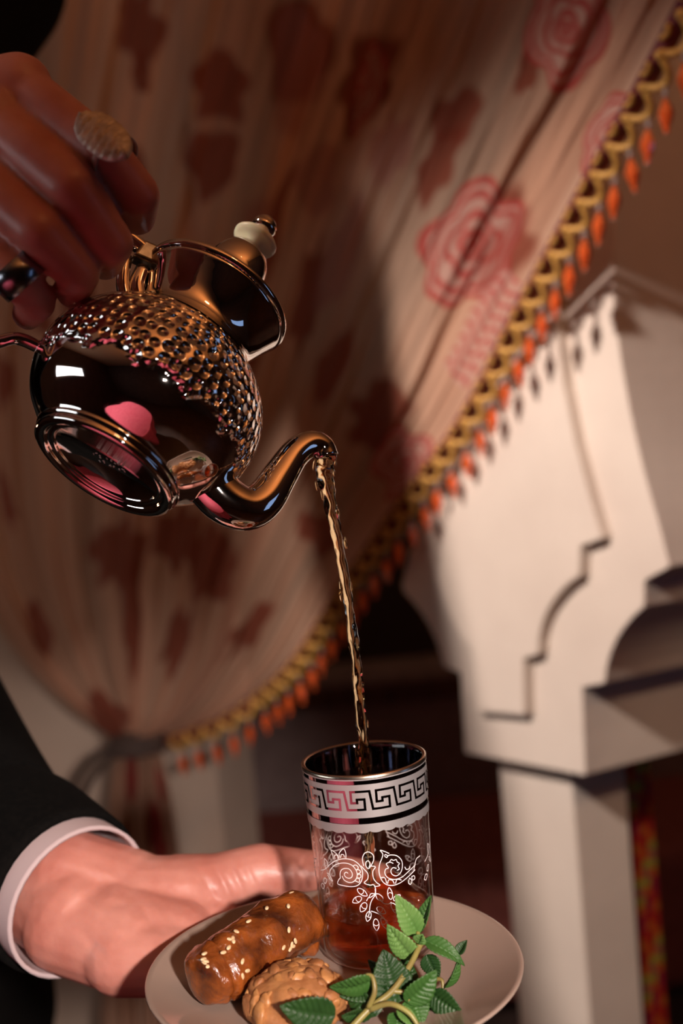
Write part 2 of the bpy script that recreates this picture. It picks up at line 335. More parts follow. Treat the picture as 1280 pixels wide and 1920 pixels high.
# mosaic strip behind the shaft
mo = at(1196, 1440, 1.56); e = UR
mp_ = thing('mosaic_pilaster', 'narrow pilaster of red, orange and lime mosaic tiles beside the pillar shaft', 'mosaic', (mo[0], mo[1], 0.0))
wdt = 0.036; dpt = np.array([-UR[1], UR[0], 0])
base = np.array([mo[0], mo[1], 0.0])
obj('core', *prism([base - e * wdt / 2, base + e * wdt / 2, base + e * wdt / 2 + dpt * 0.05, base - e * wdt / 2 + dpt * 0.05], np.array([0, 0, mo[2] + 0.1])), mat('grout', (0.16, 0.06, 0.04), 0.8), mp_, smooth=False)
tcols = [mat('tile_' + n, c, 0.25) for n, c in (('red', (0.70, 0.05, 0.04)), ('orange', (0.90, 0.24, 0.05)), ('lime', (0.62, 0.60, 0.12)), ('crimson', (0.55, 0.03, 0.09)), ('pink', (0.60, 0.22, 0.18)))]
ts = wdt / 3; tile_me = {}
ov, of = box((-0.5 * ts + 0.0007, -0.0015, -0.5 * ts + 0.0007), (0.5 * ts - 0.0007, 0.002, 0.5 * ts - 0.0007))
for k, tm in enumerate(tcols):
    me = bpy.data.meshes.new('tile'); me.from_pydata(ov, [], of); me.materials.append(tm); tile_me[k] = me
rz = math.atan2(UR[1], UR[0]); nrow = int(0.50 / ts)
for r in range(nrow):
    for c in range(3):
        h = (r * 7 + c * 3) % 11; k = {0: 2, 1: 1, 2: 1, 3: 3, 4: 4, 5: 0, 6: 0, 7: 1, 8: 2, 9: 0, 10: 3}[h]
        t = bpy.data.objects.new('tile', tile_me[k]); COL.objects.link(t); t.parent = mp_
        t.location = e * (c - 1) * ts + np.array([0, 0, mo[2] + 0.09 - (r + 0.5) * ts]); t.rotation_euler = (0, random.uniform(-.04, .04), rz)
# left wall piece behind the tied curtain
WA = at(402, 1400, 2.0); WA[2] = 0; WD = np.array([-0.93, 0.37, 0])
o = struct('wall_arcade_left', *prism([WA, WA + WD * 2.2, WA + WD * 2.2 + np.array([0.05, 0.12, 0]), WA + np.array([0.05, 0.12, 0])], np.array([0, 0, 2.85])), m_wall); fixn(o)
# banquette seen through the arch
bp_ = at(640, 1262, 2.9)
bq = thing('banquette', 'dark banquette with grey-brown back and oxblood seat seen through the arch', 'bench', (bp_[0], bp_[1], 0.0))
bx, by, bz = bp_; st = at(640, 1545, 2.75)[2]
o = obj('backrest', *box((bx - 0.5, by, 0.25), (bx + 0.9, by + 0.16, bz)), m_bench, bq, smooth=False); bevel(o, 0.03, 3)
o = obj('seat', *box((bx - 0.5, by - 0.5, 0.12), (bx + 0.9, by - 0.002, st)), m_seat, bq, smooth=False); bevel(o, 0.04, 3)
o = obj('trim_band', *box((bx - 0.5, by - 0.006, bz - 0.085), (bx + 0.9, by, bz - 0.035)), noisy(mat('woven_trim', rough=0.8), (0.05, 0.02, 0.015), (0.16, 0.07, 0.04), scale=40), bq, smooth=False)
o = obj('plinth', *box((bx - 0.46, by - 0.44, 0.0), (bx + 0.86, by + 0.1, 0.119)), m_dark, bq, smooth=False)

# ------------------------------------------------------------------ curtain
XT = np.array([-500, -300, 0, 300, 420, 640]); DT = np.array([2.26, 2.17, 2.03, 1.86, 1.80, 1.76])
def cdepth(x, y):                    # depth of the cloth: hangs just in front of the arcade face, swings forward at the left
    x = np.asarray(x, float); y = np.asarray(y, float)
    vx = FWD + ((x - 640) / F)[..., None] * RGT - ((y - 960) / F)[..., None] * UPV
    fd = ((C0 - CAM) @ NF) / (vx @ NF); xe = x - (y - 960) * 0.09
    fd = np.where((fd > 0) & (fd < 4), fd, 4) - np.interp(xe, [760, 950, 1300], [0.040, 0.055, 0.16])
    return np.where(xe > 420, np.minimum(fd, np.interp(xe, [420, 640, 700], [1.80, 1.76, 9])), np.interp(xe, XT, DT))
Rpts = np.array([(292, 1392), (345, 1372), (410, 1348), (480, 1300), (545, 1240), (600, 1160), (645, 1085), (690, 1022), (740, 952), (790, 882), (845, 808), (900, 712), (955, 600), (1008, 500), (1062, 400), (1120, 292), (1180, 185), (1245, 60), (1310, -70), (1375, -210)], float)
Lpts = np.array([(222, 1396), (190, 1370), (120, 1320), (40, 1240), (-40, 1120), (-110, 960), (-160, 780), (-200, 580), (-225, 360), (-240, 140), (-250, -60), (-255, -240)], float)
NT, NS = 620, 460
Rc = spline(Rpts, NT); Lc = spline(Lpts, NT)
def respace(c):
    s = np.r_[0, np.cumsum(np.hypot(*np.diff(c, axis=0).T))]; u = np.linspace(0, s[-1], NT); return np.c_[np.interp(u, s, c[:, 0]), np.interp(u, s, c[:, 1])]
Rc = respace(Rc); Lc = respace(Lc)
T, S = np.meshgrid(np.linspace(0, 1, NT), np.linspace(0, 1, NS), indexing='ij')
PX = Lc[:, None, 0] * (1 - S) + Rc[:, None, 0] * S; PY = Lc[:, None, 1] * (1 - S) + Rc[:, None, 1] * S
# pull the middle of each cross-row upwards a little so the cloth fans from the tie
DD = cdepth(PX, PY)
amp = (0.007 + 0.016 * T ** 0.8) * np.clip((1 - S) / 0.05, 0, 1) ** 0.7
ph = 0.25 * np.sin(2.2 * T * 3.1 + S * 4)
fold = 0.62 * np.sin(2 * np.pi * (6.5 * S + ph)) + 0.30 * np.sin(2 * np.pi * (15.3 * S + 0.6 * ph + 0.2)) + 0.16 * np.sin(2 * np.pi * (34 * S + 0.8 * np.sin(5 * T))) + 0.06 * np.sin(2 * np.pi * (71 * S + 0.5 * np.sin(9 * T + 7 * S)))
fold -= 0.25 * np.abs(np.sin(np.pi * (6.5 * S + ph)))
DD2 = DD + amp * fold
V = CAM + DD2[..., None] * (FWD + ((PX - 640) / F)[..., None] * RGT - ((PY - 960) / F)[..., None] * UPV)
# print, with some fold shade painted into its colours
base_c = np.array([0.54, 0.325, 0.225]); red = np.array([0.45, 0.060, 0.050]); dred = np.array([0.24, 0.045, 0.020]); pinkf = np.array([0.60, 0.36, 0.30])
def streak(fs, ft, seed):
    g = np.random.default_rng(seed).standard_normal((int(ft) + 3, int(fs) + 3)); ys = T * ft; xs = S * fs; yi = ys.astype(int); xi = xs.astype(int); fy = ys - yi; fx = xs - xi
    fy = fy * fy * (3 - 2 * fy); fx = fx * fx * (3 - 2 * fx)
    return (g[yi, xi] * (1 - fx) + g[yi, xi + 1] * fx) * (1 - fy) + (g[yi + 1, xi] * (1 - fx) + g[yi + 1, xi + 1] * fx) * fy
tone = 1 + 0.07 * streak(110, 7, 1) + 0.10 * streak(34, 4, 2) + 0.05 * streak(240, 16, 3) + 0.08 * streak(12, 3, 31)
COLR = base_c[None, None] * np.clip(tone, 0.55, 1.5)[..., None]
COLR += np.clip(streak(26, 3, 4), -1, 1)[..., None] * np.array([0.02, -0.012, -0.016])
def mixc(mask, c, k=1.0):
    global COLR
    mk = np.clip(mask * k, 0, 1)[..., None]; COLR = COLR * (1 - mk) + np.asarray(c) * mk
WX = PX + 7 * streak(40, 14, 9); WY = PY + 7 * streak(30, 20, 10)
def local(cx, cy, rx, ry, rot):
    a = math.radians(rot); dx = WX - cx; dy = WY - cy; u = (dx * math.cos(a) + dy * math.sin(a)) / rx; v = (-dx * math.sin(a) + dy * math.cos(a)) / ry
    return np.hypot(u, v), np.arctan2(v, u)
sstep = lambda x, a, b: np.clip((x - a) / (b - a), 0, 1) ** 2 * (3 - 2 * np.clip((x - a) / (b - a), 0, 1))
def solid(cx, cy, rx, ry, rot=0, c=dred, k=0.9):
    r, t = local(cx, cy, rx, ry, rot); n = 3 + int(abs(cx)) % 4; b = 1 + 0.13 * np.cos(n * t + cx) + 0.09 * np.cos((n + 2) * t + cy) + 0.07 * np.cos(2 * t + cx * cy); mixc(1 - sstep(r / b, 0.78, 1.10), c, k)
def rose(cx, cy, rx, ry, rot=0, ph=0.0):
    r, t = local(cx, cy, rx, ry, rot)
    sc = lambda n, p, a: 1 + a * (np.abs(np.sin(n * t / 2 + p)) - 0.6)
    mixc(1 - sstep(r / sc(5, ph, 0.22), 0.96, 1.02), pinkf, 0.85)
    for k, (R0, n, a, wd) in enumerate(((1.0, 5, 0.22, 0.06), (0.80, 5, 0.22, 0.055), (0.50, 4, 0.26, 0.06), (0.26, 3, 0.2, 0.06), (0.10, 2, 0.1, 0.06))):
        rr = np.abs(r / sc(n, ph + (0.9 * k if k > 1 else 0), a) - R0); mixc(1 - sstep(rr, wd * 0.8, wd * 1.3), red, 0.95)
for q in ((262, 50, 42, 85, -4), (268, 140, 22, 40, 0), (410, 165, 46, 75, 5), (392, 300, 50, 62, 10), (240, 350, 35, 90, -6), (560, 95, 62, 110, 8), (690, 150, 50, 100, 14), (852, 210, 46, 60, 24), (822, 300, 34, 80, 24),
          (715, 790, 68, 72, 20), (740, 845, 40, 40, 20), (222, 1035, 52, 72, 14), (335, 1010, 48, 62, -5), (398, 1055, 48, 68, 8), (80, 1180, 20, 60, -18), (338, 1195, 30, 70, 14), (200, 1345, 38, 55, -20), (575, 560, 26, 110, 14),
          (140, 590, 40, 60, 0), (12, 720, 16, 60, -6), (15, 930, 14, 60, -10), (275, 610, 36, 60, 0), (600, 1000, 45, 40, 30), (450, 640, 40, 80, 8), (250, 1150, 18, 120, -2), (470, 1180, 24, 70, 38), (-60, 300, 40, 80, -8), (60, 560, 30, 70, -5), (620, 700, 20, 90, 20), (330, 790, 40, 80, 0), (520, 420, 22, 120, 12), (100, 380, 30, 70, -4), (985, 130, 20, 60, 25)): solid(*q)  # the tall thin streak low on the left is fold shade painted in
for q in ((560, 130, 55, 110, 8), (600, 330, 40, 70, 12), (640, 480, 30, 110, 18), (470, 470, 40, 110, 10), (735, 280, 30, 80, 18)): solid(*q, c=np.array([0.38, 0.14, 0.12]), k=0.6)
solid(905, 455, 85, 115, 28); solid(690, 165, 34, 92, 14)
rose(882, 462, 84, 112, 24, 0.4); rose(1064, 45, 78, 112, 8, 1.1); rose(700, 165, 16, 88, 12, 0.3); rose(1140, 255, 34, 78, 30, 0.2); rose(752, 868, 62, 48, -50, 0.9)
solid(940, 470, 36, 92, 30, c=np.array([0.30, 0.05, 0.035]), k=0.6); solid(1112, 70, 26, 90, 14, c=np.array([0.34, 0.07, 0.05]), k=0.45)  # dark shading of the folded right rose halves, painted over the print
# partly folded rose along the ribbon: zig-zag slices
a_ = math.radians(-55); dx = WX - 910; dy = WY - 615; u = dx * math.cos(a_) + dy * math.sin(a_); v = -dx * math.sin(a_) + dy * math.cos(a_)
inside = (1 - sstep(np.abs(u), 105, 115)) * (1 - sstep(np.abs(v), 30, 38)); mixc(inside, pinkf, 0.7)
zz = np.abs(((u + 26 * np.abs(((v + 40) / 34) % 1 - 0.5)) / 26) % 1 - 0.5); mixc(inside * (1 - sstep(zz, 0.14, 0.24)), np.array([0.48, 0.08, 0.07]), 0.9)
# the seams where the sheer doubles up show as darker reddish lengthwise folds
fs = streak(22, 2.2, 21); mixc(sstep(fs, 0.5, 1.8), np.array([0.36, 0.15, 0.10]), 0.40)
COLR = np.clip(COLR, 0.01, 0.95)

CT = at(262, 1392, 1.88)
cur = thing('curtain', 'sheer cream curtain printed with red roses, gathered by a cord, with beaded gold fringe', 'curtain', tuple(CT))
idx = np.arange(NT * NS).reshape(NT, NS)
fc = np.stack([idx[:-1, :-1], idx[:-1, 1:], idx[1:, 1:], idx[1:, :-1]], -1).reshape(-1, 4)
def grid_obj(name, verts, faces, m, parent, cols):
    me = bpy.data.meshes.new(name); vv = (verts.reshape(-1, 3) - origin_of(parent)).astype(np.float32)
    me.vertices.add(len(vv)); me.vertices.foreach_set('co', vv.ravel()); me.loops.add(faces.size); me.loops.foreach_set('vertex_index', faces.ravel().astype(np.int32))
    me.polygons.add(len(faces)); me.polygons.foreach_set('loop_start', np.arange(0, faces.size, 4, dtype=np.int32)); me.update(calc_edges=True)
    me.polygons.foreach_set('use_smooth', np.ones(len(faces), bool))
    at_ = me.color_attributes.new('print', 'FLOAT_COLOR', 'POINT'); at_.data.foreach_set('color', np.c_[cols.reshape(-1, 3), np.ones(len(vv))].astype(np.float32).ravel())
    me.materials.append(m); o = bpy.data.objects.new(name, me); COL.objects.link(o); o.parent = parent; return o
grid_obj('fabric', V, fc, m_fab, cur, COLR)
# tail of the cloth below the cord
n1, n2 = 120, 120
tt, ss = np.meshgrid(np.linspace(0, 1, n1), np.linspace(0, 1, n2), indexing='ij')
wd = 34 + 62 * tt ** 0.6; cx = 258 + 28 * tt
tx = cx + wd * (ss * 2 - 1); ty = 1388 + 560 * tt
td = 1.86 + 0.03 * np.sin(2 * np.pi * (3.5 * ss + 0.3 * tt)) * tt ** 0.5 + 0.01 * np.sin(2 * np.pi * 11 * ss)
tv = CAM + td[..., None] * (FWD + ((tx - 640) / F)[..., None] * RGT - ((ty - 960) / F)[..., None] * UPV)
tcol = np.tile(base_c * 0.9, (n1, n2, 1));  # tail hangs in shade; its colours are painted darker for that
for cx_, cy_, rx_, ry_ in ((0.35, 0.12, 0.10, 0.09), (0.7, 0.3, 0.12, 0.1), (0.2, 0.4, 0.1, 0.1), (0.75, 0.36, 0.1, 0.05), (0.5, 0.6, 0.2, 0.1), (0.85, 0.15, 0.06, 0.06)):
    mk = (((ss - cx_) / rx_) ** 2 + ((tt - cy_) / ry_) ** 2 < 1)[..., None]; tcol = np.where(mk, red * 0.8, tcol)
ix = np.arange(n1 * n2).reshape(n1, n2); tf = np.stack([ix[:-1, :-1], ix[1:, :-1], ix[1:, 1:], ix[:-1, 1:]], -1).reshape(-1, 4)
grid_obj('hanging_tail', tv, tf, m_fab, cur, tcol)
# fringe: ribbon, gold braid scallops, crystal drops
edge_px = spline(Rpts, 900); e3 = np.array([at(x, y, cdepth(x, y) - 0.006) for x, y in edge_px])
al = np.r_[0, np.cumsum(np.linalg.norm(np.diff(e3, axis=0), axis=1))]
def edge(s): return np.array([np.interp(s, al, e3[:, k]) for k in range(3)])
TOW = -FWD
def edge_frame(s):
    t = edge(s + 0.004) - edge(s - 0.004); t /= np.linalg.norm(t)
    o = np.cross(t, TOW); o /= np.linalg.norm(o)
    if o[0] < 0: o = -o                       # outward, away from the cloth, to the right and down
    return t, o, np.cross(t, o)
def strip(o0, o1, s0, s1, n, th=0.0015):
    v = []; f = []
    for i, s in enumerate(np.linspace(s0, s1, n)):
        t, o, nn = edge_frame(s); nn = nn if nn @ TOW > 0 else -nn; p = edge(s)
        v += [p + o * o0 + nn * th, p + o * o1 + nn * th, p + o * o1 - nn * th, p + o * o0 - nn * th]
    for i in range(n - 1):
        for k in range(4): f.append((4 * i + k, 4 * i + (k + 1) % 4, 4 * i + 4 + (k + 1) % 4, 4 * i + 4 + k))
    return v, f
SEND = al[-1] - 0.01
o = obj('ribbon', *strip(-0.003, 0.015, 0.02, SEND, 260), m_ribbon, cur); fixn(o)
PITCHB = 0.0350; nb = int((SEND - 0.03) / PITCHB)
# unit meshes in (along, outward, normal) axes
u_loop = MB(); ar = [(-0.5 * PITCHB, 0.004, 0.001), (-0.42 * PITCHB, 0.012, 0.0035), (-0.2 * PITCHB, 0.0205, 0.004), (0.08 * PITCHB, 0.021, 0.004), (0.34 * PITCHB, 0.0135, 0.0035), (0.5 * PITCHB, 0.004, 0.001)]
u_loop.add(*tube(spline(ar, 18), 0.0037, 8))
u_loop.add(*tube(spline([(-0.2 * PITCHB, -0.0005, 0.003), (0, 0.0025, 0.0035), (0.2 * PITCHB, -0.0005, 0.003)], 8), 0.0024, 6))
u_loop.add(*ellipsoid(np.array([0.5 * PITCHB, 0.005, 0.003]), np.array([0.0052, 0, 0]), np.array([0, 0.0046, 0]), np.array([0, 0, 0.003]), 8, 6))
def dmesh(name, mb, m, smooth=True):
    me = bpy.data.meshes.new(name); me.from_pydata([tuple(map(float, p)) for p in mb.v], [], mb.f); me.update()
    if smooth: me.polygons.foreach_set('use_smooth', [True] * len(me.polygons))
    me.materials.append(m); return me
me_loop = dmesh('braid_loop', u_loop, m_gold)
X, Y, Z = np.eye(3)
u_drop = MB(); u_drop.add(*lathe([(0.0004, 0), (0.0022, -0.001), (0.0056, -0.0085), (0.0074, -0.014), (0.0056, -0.0205), (0.0026, -0.027), (0.0030, -0.0285), (0.0024, -0.031), (0.0003, -0.032)], np.zeros(3), X, Y, Z, 8, True, True))
me_drop = dmesh('bead_drop', u_drop, m_bead, False)
u_clr = MB(); u_clr.add(*ellipsoid(np.array([0, 0, 0.0035]), X * 0.0034, Y * 0.0034, Z * 0.003, 8, 6)); u_clr.add(*ellipsoid(np.array([0.0, 0, 0.0085]), X * 0.0024, Y * 0.0024, Z * 0.002, 8, 6))
u_clr.add(*tube([(0, 0, 0.0005), (0, 0, 0.016)], 0.0006, 5))
me_clr = dmesh('clear_bead', u_clr, m_clear, False)
co = origin_of(cur)
for i in range(nb):
    s = 0.03 + (i + 0.5) * PITCHB; t, o, nn = edge_frame(s); nn = nn if nn @ TOW > 0 else -nn; p = edge(s)
    b = bpy.data.objects.new('braid_loop', me_loop); COL.objects.link(b); b.parent = cur
    R3 = np.c_[t, o, nn]; b.matrix_local = Matrix([[*R3[0], (p - co)[0]], [*R3[1], (p - co)[1]], [*R3[2], (p - co)[2]], [0, 0, 0, 1]])
    h = p + o * 0.0185 + t * (-0.05 * PITCHB) + nn * 0.003; h = h - np.array([0, 0, 0.0165])
    d = bpy.data.objects.new('bead_drop', me_drop); COL.objects.link(d); d.parent = cur; d.location = h - co
    d.rotation_euler = (random.uniform(-.10, .10), random.uniform(-.10, .10), random.uniform(0, 3))
    c = bpy.data.objects.new('clear_bead', me_clr); COL.objects.link(c); c.parent = d
# tie-back cord
tb = MB()
for k in range(4):
    cy = 1384 + k * 8; pts = []
    for q in np.linspace(0, 2 * math.pi, 25): pts.append(at(257 + 47 * math.cos(q), cy + 6 * math.sin(q) - 0.10 * 47 * math.cos(q), 1.865 - 0.045 * math.sin(q)))
    tb.add(*tube(pts, 0.0052, 8))
for off in (0, 22):
    tb.add(*tube(spline([at(228, 1398, 1.85), at(185 + off * .4, 1412 + off, 1.87), at(150 + off, 1450 + off * .6, 1.90), at(128 + off, 1500 + off * .4, 1.93), at(120 + off, 1560, 1.96)], 24), 0.0055, 8))
tag(tb.build('curtain_tieback', m_cord), 'dark twisted cord tying the rose-printed curtain at its waist', 'cord')

# ------------------------------------------------------------------ plate
GB = np.array([0.0, 0.580, 1.0868]); PR = 0.0893; PZ = 1.0973; PC = np.array([-0.0228, 0.5455, 1.0862])
tl = math.radians(1.6); pax = np.array([math.sin(tl), 0, math.cos(tl)]); pe1 = np.array([math.cos(tl), 0, -math.sin(tl)]); pe2 = np.array([0, 1.0, 0])
pprof = [(0.0, 0.0), (0.030, 0.0), (0.052, 0.0002), (0.060, 0.0008), (0.068, 0.0030), (0.078, 0.0068), (0.0868, 0.0102), (0.0888, 0.0111), (0.0897, 0.0108), (0.0899, 0.0100), (0.0890, 0.0090), (0.078, 0.0040), (0.066, -0.0006), (0.056, -0.0026), (0.054, -0.0040), (0.050, -0.0040), (0.049, -0.0030), (0.0, -0.0030)]
v, f = lathe(pprof[1:-1], PC, pe1, pe2, pax, 128); n = 128
v = list(v) + [PC, PC + pax * -0.003]; k = len(v)
f += [(i, (i + 1) % n, k - 2)[::-1] for i in range(n)] + [((len(pprof) - 3) * n + i, (len(pprof) - 3) * n + (i + 1) % n, k - 1) for i in range(n)]
o = fixn(obj('dessert_plate', v, f, m_plate)); tag(o, 'round cream porcelain dessert plate held on the open left hand', 'plate')
def pz(x, y): return PC[2] - (x - PC[0]) * math.tan(tl)              # height of the plate's flat floor

# ------------------------------------------------------------------ tea glass, print, tea
GH = 0.0985
def gr(h): return 0.0284 + (0.0311 - 0.0284) * (h / GH) ** 1.1       # outer radius at height h
tg = thing('tea_glass', 'clear tea glass with silver key-pattern band and white floral print', 'glass', tuple(GB))
hs = np.linspace(0.003, GH - 0.001, 30)
gp = [(0.0, 0.0), (0.024, 0.0), (0.0272, 0.0008)] + [(gr(h), h) for h in hs] + [(gr(GH) - 0.0006, GH), (gr(GH) - 0.0013, GH - 0.0008)] + [(gr(h) - 0.0016, h) for h in hs[::-1][1:] if h > 0.005] + [(0.0256, 0.0030), (0.0, 0.0026)]
EX, EY, EZ = np.eye(3)
fixn(obj('glass_body', *lathe(gp, GB, EX, EY, EZ, 96), m_glass, tg))
def cyl(u, h, off): a = u / 0.031; r = gr(h) + off; return GB + np.array([r * math.sin(a), -r * math.cos(a), h])   # u runs to the right seen from the camera
def shell(h0f, h1f, off, nu=256, nh=2):
    v = []; f = []; C = 2 * math.pi * 0.031
    for i in range(nu):
        for j in range(nh + 1):
            u = C * i / nu; h0 = h0f(u); h1 = h1f(u); v.append(cyl(u, h0 + (h1 - h0) * j / nh, off))
    for i in range(nu):
        for j in range(nh): a = i * (nh + 1) + j; b = ((i + 1) % nu) * (nh + 1) + j; f.append((a, b, b + 1, a + 1))
    return v, f
mm = 0.001; CIRC = 2 * math.pi * 0.031
scal = lambda u: GH - 27.4 * mm - 0.9 * mm * abs(math.sin(u / CIRC * math.pi * 30)) ** 0.7
obj('mirror_band', *shell(scal, lambda u: GH - 1.2 * mm, 0.00015), m_chrome, tg)['label'] = 'dark mirrored silver band'
obj('gilded_rim', *lathe([(gr(GH) + 0.0003, GH - 2.0 * mm), (gr(GH) + 0.0004, GH - 0.3 * mm), (gr(GH) - 0.0006, GH + 0.0002), (gr(GH) - 0.0016, GH - 0.5 * mm)], GB, EX, EY, EZ, 96), m_rim, tg)
mb = MB()
mb.add(*shell(lambda u: GH - 2.4 * mm, lambda u: GH - 1.8 * mm, 0.0004)); mb.add(*shell(lambda u: GH - 20.8 * mm, lambda u: GH - 4.4 * mm, 0.0003, nh=4)); mb.add(*shell(scal, lambda u: GH - 23.8 * mm, 0.0004))
mb.build('frosted_band', m_matte, tg)
def strokes(mb, pl, w, off, th=0.0):                                  # ribbon of width w following points (u, h) on the glass
    pl = np.asarray(pl, float); n = len(pl); T = np.gradient(pl, axis=0); T /= np.linalg.norm(T, axis=1)[:, None] + 1e-12
    N = np.c_[-T[:, 1], T[:, 0]] * w / 2; v = []; f = []
    for i in range(n): v += [cyl(*(pl[i] + N[i]), off), cyl(*(pl[i] - N[i]), off)]
    for i in range(n - 1): f.append((2 * i, 2 * i + 1, 2 * i + 3, 2 * i + 2))
    mb.add(v, f)
key = MB(); NK = 16; cw = CIRC / NK; sx = cw / 240; sy = 10.4 * mm / 205
kp = [(-35, 185), (130, 185), (130, 85), (60, 85), (60, 118), (5, 118), (5, 10), (182, 10), (205, 185)]
for k in range(NK):
    for a, b in zip(kp[:-1], kp[1:]):
        a = np.array([a[0] * sx, GH - 7.2 * mm - a[1] * sy]); b = np.array([b[0] * sx, GH - 7.2 * mm - b[1] * sy]); d = (b - a) / np.linalg.norm(b - a) * 0.5 * mm
        m_ = max(2, int(np.linalg.norm(b - a) / (1.2 * mm)) + 1)
        strokes(key, [(a - d) * (1 - t) + (b + d) * t + np.array([k * cw + 0.35 * cw, 0]) for t in np.linspace(0, 1, m_)], 1.15 * mm, 0.00055)
key.build('greek_key_line', m_chrome, tg)
flo = MB()
def FP(x, y):                                                        # motif sketch units -> (u, h) on the unrolled glass
    s = max(-0.97, min(0.97, (x - 632) / 575)); th = math.asin(s); yf = y + 150 * (1 - math.cos(th)) + (x - 632) * 0.085
    return np.array([0.031 * th, GH - 27.6 * mm - (yf - 60) * 0.0553 * mm])
S_ = [[(130, 440), (180, 420), (235, 370), (300, 330), (370, 312), (440, 318), (495, 350), (525, 400), (528, 450), (510, 510), (470, 550), (410, 563), (340, 558), (285, 545), (300, 505), (315, 490), (318, 450), (335, 415), (370, 400), (410, 405), (432, 440), (425, 475), (395, 488), (365, 475), (358, 450), (375, 434), (395, 442)],
      [(240, 525), (215, 470), (225, 430), (270, 380), (330, 355), (390, 352), (440, 370), (470, 410), (478, 450), (465, 490), (430, 520), (390, 525), (350, 505), (335, 470)],
      [(450, 372), (470, 365), (492, 380), (488, 402), (470, 408)], [(474, 410), (500, 408), (510, 430), (480, 446)], [(480, 450), (508, 450), (506, 478), (474, 482)], [(472, 484), (494, 490), (488, 520), (452, 508)],
      [(275, 325), (265, 280), (258, 240), (295, 262), (318, 290), (322, 315)], [(285, 320), (283, 292), (300, 280), (314, 295), (312, 314)], [(335, 308), (330, 265), (375, 220), (392, 262), (388, 305)], [(342, 300), (348, 276), (370, 276), (376, 300)],
      [(185, 415), (180, 370), (183, 325), (205, 350), (212, 388)], [(190, 455), (215, 470), (235, 525), (212, 505), (195, 470)], [(150, 520), (165, 505), (180, 520), (165, 555), (150, 545), (150, 520)], [(115, 585), (130, 560), (150, 580), (132, 610), (115, 585)],
      [(545, 372), (540, 310), (560, 262), (600, 245), (638, 268), (642, 315), (612, 370), (585, 395), (566, 370), (570, 338), (592, 325), (606, 352), (592, 385)],
      [(520, 370), (545, 400), (576, 440), (570, 490), (535, 525), (590, 545), (620, 540), (636, 580), (628, 620)], [(612, 372), (652, 380), (625, 420), (625, 480), (650, 520), (680, 545), (640, 556), (620, 540)],
      [(790, 262), (755, 245), (710, 230), (730, 265), (720, 300), (692, 360), (682, 430), (700, 500), (740, 540), (800, 550), (870, 530), (950, 480), (1025, 420)], [(745, 285), (752, 270), (772, 280), (765, 298), (745, 285)],
      [(1030, 375), (960, 430), (890, 480), (820, 497), (760, 480), (735, 440), (745, 402), (772, 390), (755, 355), (790, 340), (820, 352)],
      [(765, 290), (800, 275), (860, 285), (900, 330), (902, 390), (880, 440), (840, 465), (802, 450), (793, 415), (815, 390), (846, 398)], [(850, 415), (872, 405), (862, 375), (878, 355), (858, 340), (850, 318), (825, 325), (805, 316), (785, 338)],
      [(690, 478), (730, 480), (745, 530)], [(752, 535), (765, 500), (800, 505), (815, 535)], [(825, 535), (845, 498), (885, 505)],
      [(965, 490), (985, 520), (968, 550), (950, 530), (965, 490)], [(985, 480), (1010, 475), (1015, 500), (992, 512), (985, 480)], [(925, 388), (940, 412), (968, 405), (975, 385)],
      [(630, 580), (632, 625), (592, 680), (570, 730), (558, 790), (545, 830)], [(630, 625), (570, 660), (590, 622), (632, 625), (660, 625), (695, 655), (690, 690), (645, 670), (630, 628)], [(660, 660), (700, 710), (750, 716), (775, 700)],
      [(575, 780), (620, 795), (665, 820), (680, 850)], [(540, 690), (560, 660), (575, 655)], [(1010, 430), (1040, 330), (1080, 300)]]
LV = [(510, 612, 52, 26, 35), (452, 682, 50, 26, 150), (505, 748, 50, 28, 125), (545, 830, 48, 24, 110), (612, 905, 54, 27, 90), (690, 892, 56, 25, 68), (672, 775, 46, 28, 35), (767, 622, 54, 23, -95), (830, 662, 40, 22, -35), (803, 762, 58, 26, 62)]
for rep in range(3):
    sh_ = np.array([rep * CIRC / 3, 0])
    for s in S_:
        strokes(flo, spline([FP(*p) for p in s], max(8, 5 * len(s))) + sh_, 0.42 * mm, 0.00012)
    for cx, cy, a, b, rot in LV:
        r = math.radians(rot); q = []
        for t in np.linspace(0, 2 * math.pi, 22):
            lx = a * math.cos(t); ly = b * math.sin(t) * (0.55 + 0.45 * math.cos(t / 1.0 + math.pi) * -1 if False else 1) * (1 - 0.55 * max(0, math.cos(t)) ** 2); q.append(FP(cx + lx * math.cos(r) - ly * math.sin(r), cy + lx * math.sin(r) + ly * math.cos(r)))
        strokes(flo, np.array(q) + sh_, 0.40 * mm, 0.00012)
        q = [FP(cx + (-a * .1 - (1 - (2 * t - 1) ** 2) * a * -.25) * math.cos(r) - (2 * t - 1) * b * .9 * math.sin(r), cy + (-a * .1 + (1 - (2 * t - 1) ** 2) * a * .25) * math.sin(r) + (2 * t - 1) * b * .9 * math.cos(r)) for t in np.linspace(0, 1, 8)]
        strokes(flo, np.array(q) + sh_, 0.34 * mm, 0.00012)
flo.build('floral_print', m_white, tg)
